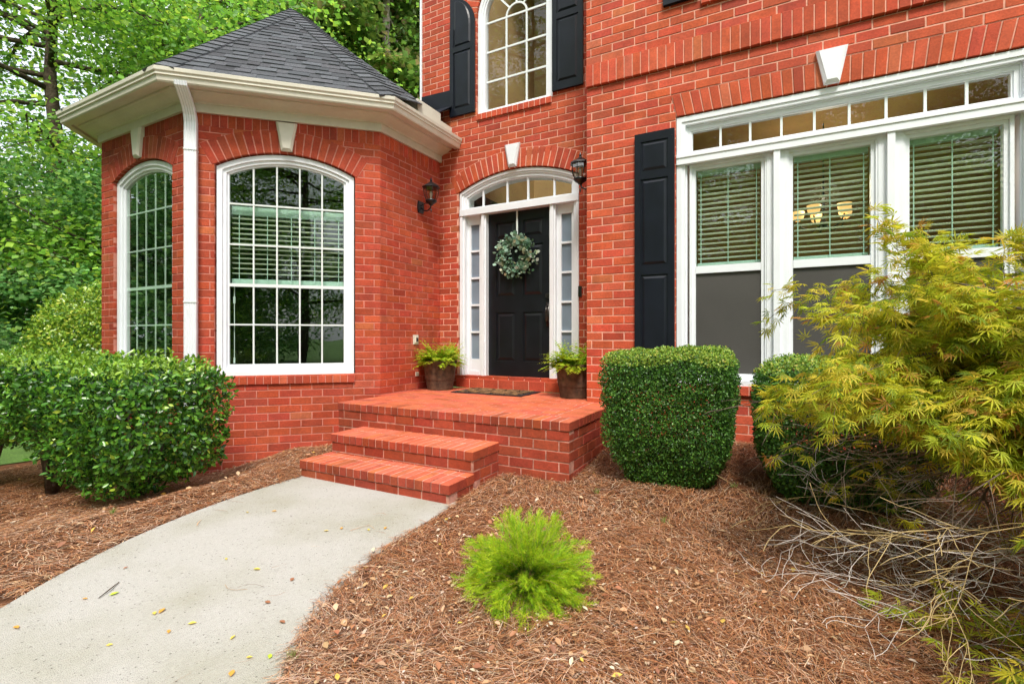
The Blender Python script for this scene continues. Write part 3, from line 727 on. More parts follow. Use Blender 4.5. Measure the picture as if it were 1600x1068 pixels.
mb.add(V, [[0, 1, 2, 3], [8, 9, 6, 7], [1, 2, 6, 5], [2, 3, 7, 6], [3, 0, 4, 7]]); obj('interior_wall', mb, M['room'], HOUSE)  # front strip of foyer ceiling left open, added to let sky light in
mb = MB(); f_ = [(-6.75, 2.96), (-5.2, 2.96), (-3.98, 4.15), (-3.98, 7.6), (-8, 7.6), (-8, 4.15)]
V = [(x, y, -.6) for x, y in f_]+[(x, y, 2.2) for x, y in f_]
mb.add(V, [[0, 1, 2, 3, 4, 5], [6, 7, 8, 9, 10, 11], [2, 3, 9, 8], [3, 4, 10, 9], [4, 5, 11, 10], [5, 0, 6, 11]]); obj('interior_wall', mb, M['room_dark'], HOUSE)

# ------------------------------------------------------------------ brick stoop and steps
STOOP = thing('brick_steps', 'red brick landing with two wide steps below the front door', 'steps', (-2.6, 3.9, -1.14))
def step_block(name, x0, x1, y0, y1, ztop, nc, over=.008, k=.62, ynose=.21):
    mb = MB(); rl = .072; j = lambda s=.0015: R.uniform(-s, s)
    zb = ztop-rl-nc*PITCH
    F = FR(0, y0, 1, 0, 0, -1); y0g = y0+.008; G = FR(x1, 0, 0, 1, 1, 0); H = FR(x0, 0, 0, 1, -1, 0)
    mb.box(x0+.09, x1-.09, y0+.09, y1-.02, zb, ztop-.012, 1)
    brick_wall(mb, F, x0, x1, zb, ztop-rl, k=k, phase=.3, zref=ztop-rl)
    brick_wall(mb, G, y0g, y1, zb, ztop-rl, k=k, phase=.55, zref=ztop-rl)
    brick_wall(mb, H, y0g, y1, zb, ztop-rl, k=k, phase=.55, zref=ztop-rl)
    # top: mortar sheet and paving bricks with softened edges
    mb.box(x0+.002, x1-.002, y0-.002, y1, ztop-rl+.002, ztop-.0035, 1)
    def brick3(a0, a1, c0, c1, h=rl, kk=1.0):
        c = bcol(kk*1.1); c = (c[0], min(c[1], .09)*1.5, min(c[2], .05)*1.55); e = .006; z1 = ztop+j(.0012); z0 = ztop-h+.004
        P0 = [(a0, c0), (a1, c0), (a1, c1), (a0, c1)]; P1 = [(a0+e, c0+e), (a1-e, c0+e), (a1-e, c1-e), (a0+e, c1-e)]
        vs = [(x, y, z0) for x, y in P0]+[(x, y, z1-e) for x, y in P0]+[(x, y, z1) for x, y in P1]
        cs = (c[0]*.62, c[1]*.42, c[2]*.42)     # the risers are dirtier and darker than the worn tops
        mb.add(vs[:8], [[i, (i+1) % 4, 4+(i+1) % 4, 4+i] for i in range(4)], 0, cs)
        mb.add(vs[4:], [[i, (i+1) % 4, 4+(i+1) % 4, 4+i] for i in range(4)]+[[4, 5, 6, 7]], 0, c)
    n = round((x1-x0)/.0735); w = (x1-x0)/n; g = JT*.55
    yn = min(y0+ynose, y1)
    for i in range(n):
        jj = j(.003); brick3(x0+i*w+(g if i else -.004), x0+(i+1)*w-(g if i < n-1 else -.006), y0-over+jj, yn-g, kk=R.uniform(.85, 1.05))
    rem = y1-yn
    if rem > .05:
        if rem < .25:
            for i in range(n): brick3(x0+i*w+(g if i else -.004), x0+(i+1)*w-(g if i < n-1 else -.006), yn+g, y1, kk=1)
        else:
            m_ = round(rem/.0735); h = rem/m_                  # side border of headers, then running bond
            for i in range(m_): brick3(x1-.205+g, x1+over, yn+i*h+g, yn+(i+1)*h-g)
            y = yn; r_ = 0; ph = rem/round(rem/.104)
            while y < y1-.02:
                x = x0+(-.1 if r_ % 2 else 0)
                while x < x1-.21:
                    a0, a1 = max(x, x0)+g*.8, min(x+.21, x1-.205)-g*.8
                    if a1-a0 > .02: brick3(a0, a1, y+g*.8, y+ph-g*.8, .03)
                    x += .21
                y += ph; r_ += 1
    return obj(name, mb, [M['brick'], M['porch_mortar']], STOOP)
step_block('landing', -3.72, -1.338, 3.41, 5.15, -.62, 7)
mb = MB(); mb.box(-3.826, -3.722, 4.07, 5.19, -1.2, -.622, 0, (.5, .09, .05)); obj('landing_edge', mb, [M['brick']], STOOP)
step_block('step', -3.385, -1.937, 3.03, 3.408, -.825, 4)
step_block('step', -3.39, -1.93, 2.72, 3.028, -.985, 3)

# ------------------------------------------------------------------ ground, path, lawn
def sst(x, a, b):
    t = np.clip((x-a)/(b-a), 0, 1); return t*t*(3-2*t)
def G(x, y):
    x = np.asarray(x, float); y = np.asarray(y, float)
    z = -1.135-.20*np.clip(-3.75-x, 0, 1.3)-.06*np.clip(-5.05-x, 0, 4)
    z = z+.20*sst(y, 2.9, 4.6)*sst(x, -2.0, -.6)+.05*sst(y, 2.6, 3.5)*sst(x, -2.6, -1.5)
    z = z+.11*np.exp(-((x+4.1)**2+(y-3.3)**2)/.25)
    z = z+.008*np.sin(3.1*x+1.3*y)*np.cos(2.3*y-1.1*x)+.006*np.sin(9*x+4*y)*np.cos(8*y)
    return z
def grid(name, xs, ys, m, dz=0, kind='structure', keep=None):
    X, Y = np.meshgrid(xs, ys); Z = G(X, Y)+dz; V = np.stack([X.ravel(), Y.ravel(), Z.ravel()], 1); nx = len(xs)
    i, j = np.meshgrid(np.arange(nx-1), np.arange(len(ys)-1)); a = (j*nx+i).ravel(); F = np.stack([a, a+1, a+nx+1, a+nx], 1)
    if keep is not None:
        c = V[F].mean(1); F = F[keep(c[:, 0], c[:, 1])]
    return tag(mesh_np(name, V, F, m, smooth=True), kind=kind)
def spaced(lo, a, b, hi, st):
    return np.concatenate([-np.geomspace(-lo if lo < 0 else 1, max(-a, 1e-3), 14)[:-1] if lo < a else [], np.arange(a, b, st), np.geomspace(b, hi, 14)])
xs = spaced(-400, -9, 4.5, 400, .12); ys = spaced(-400, -3, 5.5, 400, .12)
L_E = [(-3.39, 2.80), (-3.392, 2.327), (-3.33, 1.85), (-3.203, 1.423), (-3.03, 1.08), (-2.849, .806), (-2.5, .35), (-2.05, -.15), (-1.4, -.8), (-.5, -1.5), (.6, -2.1), (2.2, -2.7), (5, -3.3)]
R_E = [(-1.90, 2.80), (-1.86, 2.25), (-1.84, 1.95), (-1.77, 1.65), (-1.694, 1.43), (-1.58, 1.24), (-1.43, 1.05), (-1.15, .72), (-.8, .35), (-.3, -.1), (.5, -.65), (1.5, -1.2), (5, -2.0)]
PATH = np.array(L_E+R_E[::-1])
def in_poly(x, y, P):
    x = np.asarray(x); y = np.asarray(y); r = np.zeros(x.shape, bool); n = len(P)
    for i in range(n):
        x0, y0 = P[i]; x1, y1 = P[(i+1) % n]
        c = ((y0 > y) != (y1 > y)) & (x < (x1-x0)*(y-y0)/(y1-y0+1e-12)+x0); r ^= c
    return r
grid('ground', xs, ys, M['mulch'])
# concrete path: slab, 6 cm thick, top at -1.13 following the ground a little
def resample(P, n):
    P = np.array(P); d = np.r_[0, np.cumsum(np.hypot(*np.diff(P, axis=0).T))]; t = np.linspace(0, d[-1], n); return np.stack([np.interp(t, d, P[:, 0]), np.interp(t, d, P[:, 1])], 1)
def smooth_(P, k=3):
    P = P.copy()
    for _ in range(k): P[1:-1] = (P[:-2]+2*P[1:-1]+P[2:])/4
    return P
la, ra = smooth_(resample(L_E, 80), 12), smooth_(resample(R_E, 80), 12)
PZ = -1.118
mb = MB(); V = []; F = []; mcols = 8
for i in range(80):
    for k_ in range(mcols+1):
        p = la[i]+(ra[i]-la[i])*k_/mcols; V.append((p[0], p[1], PZ))
    V.append((*ra[i], PZ-.12)); V.append((*la[i], PZ-.12))
w_ = mcols+3
for i in range(79):
    for k_ in range(w_): F.append([i*w_+k_, i*w_+(k_+1) % w_, (i+1)*w_+(k_+1) % w_, (i+1)*w_+k_])
tag(mesh_np('path', V, F, M['concrete']), kind='structure')
lawnf = lambda x, y: ((x < -7.6) | (y < -3.2) | (x > 4.4) | (y > 9)) & ~((x > -8.7) & (x < 4.4) & (y > 2.0) & (y < 9))
grid('lawn', xs, ys, M['grass'], .012, keep=lawnf)
mb = MB(); mb.box(-60, 60, -17, -11, -1.9, PZ-.1); tag(obj('street', mb, M['asphalt']), kind='structure')
mb = MB(); mb.box(-32, -22, -11, 30, -1.9, PZ-.28); tag(obj('driveway', mb, M['concrete']), kind='structure')

# ------------------------------------------------------------------ scattering tools
def rotm(d, up):
    d = d/np.linalg.norm(d, axis=1, keepdims=True); x = np.cross(d, up); nx_ = np.linalg.norm(x, axis=1, keepdims=True)
    x = np.where(nx_ < 1e-4, np.array([[1, 0, 0]]), x/np.maximum(nx_, 1e-6)); z = np.cross(x, d); return np.stack([x, d, z], 2)   # columns
def scatter(T, F, pos, d, up, size, col, colj=None):
    """T template verts (k,3) (x side, y along, z normal)"""
    n = len(pos); k = len(T); Rm = rotm(d, up); sz = size if np.ndim(size) == 2 else np.repeat(np.asarray(size)[:, None], 3, 1)
    V = np.einsum('nij,nkj->nki', Rm, T[None]*sz[:, None, :])+pos[:, None, :]
    Fa = (F[None]+(np.arange(n)*k)[:, None, None]).reshape(-1, F.shape[1])
    C = np.repeat(col, k, 0); return V.reshape(-1, 3), Fa, C
LEAF4 = (np.array([[0, 0, 0], [.3, .5, .07], [0, 1, 0], [-.3, .5, .07]]), np.array([[0, 1, 2], [0, 2, 3]]))
LEAF6 = (np.array([[0, 0, 0], [.22, .28, .05], [.24, .62, .05], [0, 1, -.06], [-.24, .62, .05], [-.22, .28, .05], [0, .5, 0]]),
         np.array([[0, 1, 2, 6], [6, 2, 3, 3], [0, 6, 4, 5], [6, 3, 4, 4]]))
LEAF6T = (LEAF6[0], np.array([[0, 1, 6], [1, 2, 6], [2, 3, 6], [6, 3, 4], [6, 4, 5], [0, 6, 5]]))
def unit(n): v = N.normal(size=(n, 3)); return v/np.linalg.norm(v, axis=1, keepdims=True)
def palette(n, cols, w, jit=.15):
    c = np.array(cols)[N.choice(len(cols), n, p=np.array(w)/sum(w))]; return c*(1+N.uniform(-jit, jit, (n, 1)))*(1+N.uniform(-.06, .06, (n, 3)))
def merge(parts):
    V = []; F = []; C = []; o = 0
    for v, f, c in parts: V.append(v); F.append(f+o); C.append(c); o += len(v)
    return np.concatenate(V), np.concatenate(F), np.concatenate(C)
def noise3(p, s, seed=0):
    r = np.random.default_rng(seed); K = r.normal(size=(5, 3))*s; ph = r.uniform(0, 6.28, 5)
    return sum(np.sin(p@K[i]+ph[i]) for i in range(5))/5

# ------------------------------------------------------------------ pine straw and fallen leaves
def needle_patch(n, sampler, seedshift=0):
    x, y = sampler(n)
    k = ~in_poly(x, y, PATH) | (N.random(len(x)) < .006)
    x, y = x[k], y[k]
    blk = ((x > -3.74) & (x < -1.32) & (y > 3.39)) | ((x > -3.40) & (x < -1.92) & (y > 2.71)) | (y > 4.57) | ((x-y < -7.95) & (y > 2.79)) | ((y > 2.79) & (x < -5.0)) | ((x < -3.7) & (y > 4.1))
    x, y = x[~blk], y[~blk]; n = len(x); p2 = np.stack([x, y, 0*x], 1)
    dist = np.hypot(x, y)
    ang = 3.0*noise3(p2, 1.4, 3)+2.2*noise3(p2, 7, 4)+N.normal(0, .85, n)
    Ln = N.uniform(.05, .13, n); bend = N.normal(0, .45, n); wd = N.uniform(.0005, .0011, n)*np.clip(dist/2.3, .9, 1.8)
    tilt = N.normal(0, .12, n); h0 = N.uniform(0, 1, n)*(.014+.024*np.clip(noise3(p2, 6, 21)+.5, 0, 1))
    ts = np.linspace(-.5, .5, 4); P = []
    for t in ts:
        a = ang+bend*t*2
        px_ = x+np.cos(ang)*Ln*t-np.sin(ang)*bend*Ln*(t*t-.1); py_ = y+np.sin(ang)*Ln*t+np.cos(ang)*bend*Ln*(t*t-.1)
        pz_ = G(px_, py_)+h0+np.abs(tilt)*Ln*(.25-t*t)*1.5+tilt*Ln*t*.6
        nx_, ny_ = -np.sin(a), np.cos(a)
        P.append(np.stack([px_+nx_*wd, py_+ny_*wd, pz_+wd*N.uniform(-1, 1, n)*.5], 1)); P.append(np.stack([px_-nx_*wd, py_-ny_*wd, pz_], 1))
    V = np.stack(P, 1).reshape(-1, 3); b = np.arange(n)*8
    F = np.concatenate([np.stack([b+2*i, b+2*i+1, b+2*i+3, b+2*i+2], 1) for i in range(3)])
    patch = (noise3(p2, 1.1, 9)+1)/2
    patch = np.clip(patch*.75+.35*sst(3.6-dist, 0, 2), 0, 1)[:, None]
    warm = palette(n, [(.36, .15, .065), (.46, .22, .105), (.23, .09, .04), (.09, .035, .02), (.60, .36, .20)], [4, 3, 3, 2.2, 1.2])
    grey = palette(n, [(.46, .29, .19), (.56, .41, .30), (.26, .14, .09), (.10, .055, .04), (.66, .53, .42)], [4, 3, 2.4, 1.9, 1.2])
    pick = N.random((n, 1)) < patch*.70; C = np.where(pick, grey, warm)
    return V, F, np.repeat(C*np.array([[1.06, 1.0, .93]]), 8, 0)
def samp_right(n):
    m = n*4; r = 1.0+4.6*N.random(m)**.85; a = np.radians(N.uniform(38, 162, m)); x = r*np.cos(a); y = r*np.sin(a)
    k = (x > -2.2) & (x < 3.2) & (y > .55); x, y = x[k], y[k]; return x[:n], y[:n]
def samp_left(n):
    m = n*3; x = -3.0-5.2*N.random(m)**1.25; y = N.uniform(.3, 3.95, m); k = (y < 2.85) | (x > -4.9); return x[k][:n], y[k][:n]
def samp_mid(n):
    x = N.uniform(-4.9, -3.3, n); y = N.uniform(2.2, 3.9, n); return x, y
def samp_edge(n):
    i = N.integers(0, 55, n); s = N.random(n) < .5; P = np.where(s[:, None], la[i], ra[i]); off = np.abs(N.normal(0, .035, n))
    cdir = (ra[i]-la[i]); cdir /= np.linalg.norm(cdir, axis=1, keepdims=True)
    P = P+cdir*np.where(s, -off, off)[:, None]+N.normal(0, .01, (n, 2)); return P[:, 0], P[:, 1]
parts = [needle_patch(150000, samp_right), needle_patch(48000, samp_left), needle_patch(12000, samp_mid), needle_patch(9000, samp_edge)]
V, F, C = merge(parts)
tag(mesh_np('pine_straw', V, F, M['needle'], col=C), kind='stuff', label='brown pine straw mulch covering the garden beds')

DRY = (np.array([[0, 0, 0], [.2, .3, .1], [.26, .6, .16], [0, 1, .05], [-.26, .62, .12], [-.2, .3, .12], [0, .5, 0]]), LEAF6T[1])
def litter(n, sampler, cols, w, smin, smax, zo=.03):
    x, y = sampler(n); k = ~in_poly(x, y, PATH); x, y = x[k], y[k]
    blk = ((x > -3.75) & (x < -1.3) & (y > 3.38)) | ((x > -3.42) & (x < -1.9) & (y > 2.7)) | (y > 4.5) | ((x-y < -7.9) & (y > 2.7)) | ((x < -3.7) & (y > 4.1))
    x, y = x[~blk], y[~blk]; n = len(x); a = N.uniform(0, 6.28, n)
    d = np.stack([np.cos(a), np.sin(a), N.normal(0, .25, n)], 1); up = np.stack([N.normal(0, .3, n), N.normal(0, .3, n), np.ones(n)], 1)
    s = N.uniform(smin, smax, n); sz = np.stack([s*N.uniform(.7, 1.3, n), s, s*N.uniform(.3, 1.6, n)], 1)
    return scatter(DRY[0], DRY[1], np.stack([x, y, G(x, y)+zo*N.uniform(.6, 1.1, n)], 1), d, up, sz, palette(n, cols, w))
LC_ = [(.52, .30, .16), (.62, .42, .24), (.40, .17, .08), (.66, .55, .42), (.62, .42, .08), (.30, .13, .07)]
def samp_near(n):
    x = N.uniform(-2.0, 1.6, n); y = N.uniform(.8, 3.3, n)**1.0; k = N.random(n) < np.clip(1.5-.45*y+.15*(1-x), .1, 1); return x[k], y[k]
TINY = [(.50, .36, .25), (.34, .20, .12), (.60, .50, .40), (.20, .10, .06), (.50, .25, .12)]
def on_steps(n):
    x = N.uniform(-3.35, -1.98, n); k = N.random(n) < .5; y = np.where(k, N.uniform(2.74, 3.0, n), N.uniform(3.06, 3.38, n)); z = np.where(k, -.985, -.825)+.003; a = N.uniform(0, 6.28, n)
    s_ = N.uniform(.010, .024, n); sz = np.stack([s_*N.uniform(.15, .9, n), s_, s_*.4], 1)
    return scatter(DRY[0], DRY[1], np.stack([x, y, z], 1), np.stack([np.cos(a), np.sin(a), 0*a], 1), np.tile([[0., .1, 1]], (n, 1)), sz, palette(n, TINY+[(.5, .36, .08)], [1]*6))
V, F, C = merge([on_steps(34), litter(16000, samp_right, TINY, [3, 3, 1.6, 2, 2], .006, .016, .032), litter(6000, samp_left, TINY, [3, 3, 1, 2, 2], .007, .018, .032), litter(1700, samp_near, LC_, [4, 3, 2, 1.7, .6, 1], .018, .040), litter(500, samp_right, LC_, [4, 3, 2, 1, .4, 1], .02, .04), litter(420, samp_left, LC_, [3, 2, 3, .6, 1.1, 2], .03, .055), litter(160, samp_mid, LC_, [4, 3, 2, 1, .3, 1], .02, .04)])
tag(mesh_np('leaf_litter', V, F, M['litter'], col=C), kind='stuff', label='dry tan and brown leaves scattered over the pine straw')

# leaves lying on the path: one object each
def ipx(x, y, Z):
    yaw = radians(28.04); f = 768.; t = (x-800)/f; s = -Z*f/(y-528)
    return s*(-sin(yaw)+t*cos(yaw)), s*(cos(yaw)+t*sin(yaw))
PL = [((241, 956), 'y', 'yellow-green'), ((187, 925), 'yg', 'bright lime-green'), ((128, 936), 'o', 'small golden'), ((248, 959), 'o', 'orange-gold'), ((263, 990), 'o', 'amber'), ((308, 973), 'y', 'pale yellow'), ((177, 1007), 'y', 'long yellow'),
      ((22, 979), 'o', 'gold'), ((414, 940), 'b', 'curled rust-brown'), ((437, 970), 'b', 'pinkish brown'), ((423, 1022), 'yg', 'narrow yellow-green'), ((384, 800), 'y', 'mustard'), ((424, 799), 'o', 'ochre'), ((459, 903), 'b', 'tan'), ((395, 1027), 'y', 'light yellow'),
      ((364, 1047), 'o', 'dull gold'), ((505, 830), 'y', 'small mustard'), ((534, 824), 'o', 'small ochre'), ((577, 829), 'y', 'little yellow'), ((192, 889), 'b', 'dark brown'), ((354, 875), 'y', 'faded yellow'), ((407, 890), 'y', 'lemon'), ((360, 1000), 'y', 'creamy yellow'), ((601, 827), 'o', 'bronze')]
near = {0: 'beside the long thin twig', }
for i, ((x, y), k_, w) in enumerate(PL):
    X_, Y_ = ipx(x, y, PZ); c = {'y': (.72, .56, .10), 'yg': (.50, .62, .05), 'o': (.70, .36, .06), 'b': (.36, .15, .07)}[k_]
    a = R.uniform(0, 6.28); s = R.uniform(.022, .040)
    V, F, C = scatter(DRY[0], DRY[1], np.array([[X_, Y_, PZ+.004]]), np.array([[cos(a), sin(a), 0]]), np.array([[R.uniform(-.2, .2), R.uniform(-.2, .2), 1]]), np.array([[s, s, s*.7]]), np.array([c]))
    row = 'near the steps' if y < 850 else ('midway down the path' if y < 930 else 'in the near part of the path'); side = 'toward its left edge' if x < 200 else ('toward its right edge' if x > 400 else 'in its middle')
    tag(mesh_np('fallen_leaf', V, F, M['litter'], col=C), '%s fallen leaf lying %s, %s' % (w, row, side), 'leaf', 'fallen leaves on the concrete path')
mb = MB()
p0 = ipx(154, 935, PZ); p1 = ipx(186, 910, PZ); mb.tube([(*p0, PZ+.004), ((p0[0]+p1[0])/2+.01, (p0[1]+p1[1])/2, PZ+.010), (*p1, PZ+.004)], [.0015, .003, .002], 6)
tag(obj('twig', mb, M['bark']), 'thin dark twig lying on the concrete path', 'twig')

# ------------------------------------------------------------------ shrubs
def box_shell(n, c, h, rnd, seed, bump=.03, taper=0, inner=.25):
    """points in a rounded box; returns pos, outward normal, depth"""
    c = np.array(c); h = np.array(h); areas = np.array([h[1]*h[2], h[1]*h[2], h[0]*h[2], h[0]*h[2], h[0]*h[1]*1.1, h[0]*h[1]*.6])
    f = N.choice(6, n, p=areas/areas.sum()); p = N.uniform(-1, 1, (n, 3)); ax = f//2; sg = np.where(f % 2 == 0, 1, -1)
    sg = np.where(f == 4, 1, np.where(f == 5, -1, sg)); p[np.arange(n), ax] = sg
    e = 1/rnd; nrm = np.sign(p)*np.abs(p)**(rnd*1.0); L_ = (np.abs(p)**rnd).sum(1)**e; p = p/L_[:, None]
    nrm = np.sign(p)*np.abs(p)**(rnd-1); nrm /= np.linalg.norm(nrm/h, axis=1, keepdims=True); nrm = nrm/h; nrm /= np.linalg.norm(nrm, axis=1, keepdims=True)
    dep = np.abs(N.normal(0, 1, n))*inner*.3; q_ = p*h*(1-dep[:, None])
    q_ = q_+nrm*(bump*noise3(q_, 9, seed)+bump*.7*noise3(q_, 22, seed+1))[:, None]
    if taper:
        k = 1-taper*sst(-q_[:, 2]/h[2], .1, 1.05); q_[:, 0] *= k; q_[:, 1] *= k
    return q_+c, nrm, dep
def stems(mb, base, top_c, top_r, n, r0, mi=0):
    for i in range(n):
        a = R.uniform(0, 6.28); r = R.uniform(.2, 1); e = (top_c[0]+top_r[0]*r*cos(a), top_c[1]+top_r[1]*r*sin(a), top_c[2]+R.uniform(-.2, .9)*top_r[2])
        m_ = [(base[k]*.55+e[k]*.45+R.uniform(-.05, .05)) for k in range(3)]
        mb.tube([base, m_, e], [r0*R.uniform(.5, 1), r0*.45, r0*.15], 6, mi)
def shrub(name, label, group, c, h, n, cols, w, lsize, rnd=5, bump=.03, taper=0, inner=.25, tmpl=LEAF6T, seed=1, topcols=None, m='leaf_gloss', trunks=6, tr=.03, zbase=None, cat='shrub', out=.40, holes=0):
    zb = G(c[0], c[1]) if zbase is None else zbase
    root = thing(name, label, cat, (c[0], c[1], float(zb)), group)
    p, nr, dep = box_shell(n, c, h, rnd, seed, bump, taper, inner)
    if holes:
        k = noise3(p, 11, seed+5) > -.45+holes*(-.2)*(p[:, 2]-c[2]); p, nr, dep = p[k], nr[k], dep[k]; n = len(p)
    d = nr*out+unit(n)*.9; d[:, 2] += .25; up = nr*1.0+unit(n)*.55
    s = N.uniform(lsize*.6, lsize*1.15, n); C = palette(n, cols, w)
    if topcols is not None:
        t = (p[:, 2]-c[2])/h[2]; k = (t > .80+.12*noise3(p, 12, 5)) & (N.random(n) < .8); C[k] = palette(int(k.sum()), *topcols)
    V, F, C = scatter(tmpl[0], tmpl[1], p, d, up, s, C)
    mesh_np('foliage', V, F, M[m], root, C)
    mb = MB(); stems(mb, (c[0], c[1], float(zb)-.05), c, (h[0]*.75, h[1]*.75, h[2]*.6), trunks, tr); obj('stem', mb, M['bark'], root, True)
    return root
DG = [(.045, .15, .018), (.080, .23, .022), (.15, .36, .03), (.018, .06, .012), (.36, .52, .05)]
HG = 'clipped hedge along the turret'
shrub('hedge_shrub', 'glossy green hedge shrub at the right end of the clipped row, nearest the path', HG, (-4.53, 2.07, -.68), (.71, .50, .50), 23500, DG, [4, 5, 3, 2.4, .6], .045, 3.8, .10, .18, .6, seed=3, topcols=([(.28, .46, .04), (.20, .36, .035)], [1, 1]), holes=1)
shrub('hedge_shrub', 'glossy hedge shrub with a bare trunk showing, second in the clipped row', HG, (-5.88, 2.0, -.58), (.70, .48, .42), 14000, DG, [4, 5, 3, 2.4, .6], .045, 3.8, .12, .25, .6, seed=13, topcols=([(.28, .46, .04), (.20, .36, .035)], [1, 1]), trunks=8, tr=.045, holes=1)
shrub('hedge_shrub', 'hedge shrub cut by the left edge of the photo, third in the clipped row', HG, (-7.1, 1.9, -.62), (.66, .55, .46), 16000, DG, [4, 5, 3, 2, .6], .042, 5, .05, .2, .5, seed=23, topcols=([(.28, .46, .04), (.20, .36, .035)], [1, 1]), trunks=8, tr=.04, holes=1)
BG = [(.045, .13, .022), (.075, .20, .026), (.13, .29, .04), (.018, .05, .012), (.17, .10, .04)]
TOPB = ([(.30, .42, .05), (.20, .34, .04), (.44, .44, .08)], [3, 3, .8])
BXG = 'clipped boxwoods under the picture window'
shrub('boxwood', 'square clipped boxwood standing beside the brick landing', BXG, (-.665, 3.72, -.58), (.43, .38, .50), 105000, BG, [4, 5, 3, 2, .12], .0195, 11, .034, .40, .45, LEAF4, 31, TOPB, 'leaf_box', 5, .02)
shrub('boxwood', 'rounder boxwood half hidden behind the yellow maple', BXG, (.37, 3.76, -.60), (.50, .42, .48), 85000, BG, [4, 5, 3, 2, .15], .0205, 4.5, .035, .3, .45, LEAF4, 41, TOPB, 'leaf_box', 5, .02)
shrub('round_shrub', 'tall rounded yellow-green shrub behind the hedge left of the turret', None, (-9.6, 4.15, -.45), (1.42, 1.15, 1.36), 32000, [(.24, .42, .04), (.36, .50, .05), (.10, .22, .025), (.52, .58, .07)], [4, 3, 3, 1], .065, 2.1, .08, 0, .3, seed=51)

# lime thread-leaf cypress
def cypress(c):
    root = thing('dwarf_cypress', 'low bright lime-green feathery conifer in the middle of the mulch bed', 'shrub', c)
    P = []; D = []; S_ = []; K = []
    stem = MB()
    for i in range(210):
        a = R.uniform(0, 2*pi); el = R.uniform(.02, 1.4); L_ = R.uniform(.18, .285)
        d = np.array([cos(a)*cos(el)*1.35, sin(a)*cos(el)*1.35, sin(el)*1.0]); d /= np.linalg.norm(d)
        pts = []; p = np.array(c)+np.array([0, 0, .02])+d*.03
        for k in range(9):
            pts.append(p.copy()); p = p+d*L_/8; d = d+np.array([0, 0, -.055])+np.array([R.uniform(-.06, .06) for _ in range(3)]); d /= np.linalg.norm(d)
        stem.tube(pts[::2], [.003, .0022, .0016, .001, .0006], 4)
        for k in range(2, 9):
            t = k/8; nsub = 10
            for _ in range(nsub):
                u_ = np.array([R.gauss(0, 1) for _ in range(3)]); dd_ = (pts[k]-pts[k-1]); dd_ /= np.linalg.norm(dd_)
                dd_ = dd_+.62*u_/np.linalg.norm(u_); P.append(pts[k]+np.array([R.gauss(0, .006) for _ in range(3)])); D.append(dd_); S_.append(R.uniform(.028, .056)); K.append(t)
    P = np.array(P); D = np.array(D); S_ = np.array(S_); K = np.array(K); n = len(P)
    # feathery spray: central thread with side threads
    T = []; F = []
    def strip(x0, y0, x1, y1, w, z0=0, z1=0):
        o = len(T); dx_, dy_ = x1-x0, y1-y0; l = sqrt(dx_*dx_+dy_*dy_); nx_, ny_ = -dy_/l*w, dx_/l*w
        T.extend([(x0+nx_, y0+ny_, z0), (x0-nx_, y0-ny_, z0), (x1, y1, z1)]); F.append([o, o+1, o+2])
    strip(0, 0, 0, 1, .024)
    for k, yy in enumerate((.2, .38, .55, .72)):
        l = .42*(1-yy*.6); s = 1 if k % 2 else -1; strip(0, yy, s*l*.7, yy+l*.75, .020, 0, .08*s); strip(0, yy+.08, -s*l*.6, yy+.08+l*.7, .018, 0, -.06)
    T = np.array(T); F = np.array(F)
    C = palette(n, [(.56, .68, .035), (.40, .60, .03), (.22, .42, .02)], [3, 3, 2]); C = np.where((K < .35)[:, None], np.array([[.10, .24, .015]])*N.uniform(.6, 1.3, (n, 1)), C*(.7+.4*K)[:, None])  # inner sprays coloured darker for depth, shade put into the colour
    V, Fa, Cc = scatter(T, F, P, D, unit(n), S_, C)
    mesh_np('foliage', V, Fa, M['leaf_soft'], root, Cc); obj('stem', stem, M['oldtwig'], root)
cypress((-.99, 1.99, -1.125))

# small weeds and grass tufts
def tuft(x, y, n, hgt, cols, label, z=None):
    z = float(G(x, y)) if z is None else z
    P = np.array([[x+R.gauss(0, .008), y+R.gauss(0, .008), z+.015] for _ in range(n)]); D = unit(n)*.6; D[:, 2] = np.abs(D[:, 2])+.5
    T = np.array([[-.04, 0, 0], [.04, 0, 0], [0, 1, .15]]); V, F, C = scatter(T, np.array([[0, 1, 2]]), P, D, unit(n), N.uniform(.5, 1, n)*hgt, palette(n, cols, [1]*len(cols)))
    tag(mesh_np('grass_tuft', V, F, M['leaf_soft'], col=C), label, 'weed', 'small weeds in the mulch')
GT = [(.20, .34, .06), (.30, .42, .10), (.40, .42, .18)]
for (x, y), l in (((933, 782), 'small green weed in the mulch between the conifer and the boxwood'), ((455, 1030), 'grass tuft growing at the near right edge of the path'), ((1350, 948), 'grey-green weed in the mulch below the bare maple twigs'), ((1037, 822), 'tiny lime weed in the mulch in front of the boxwood'), ((1145, 790), 'weed sprig in the mulch right of the boxwood base'), ((175, 800), 'weed at the foot of the hedge left of the path')):
    X_, Y_ = ipx(x, y, -1.12); tuft(X_, Y_, 40, .05, GT, l)

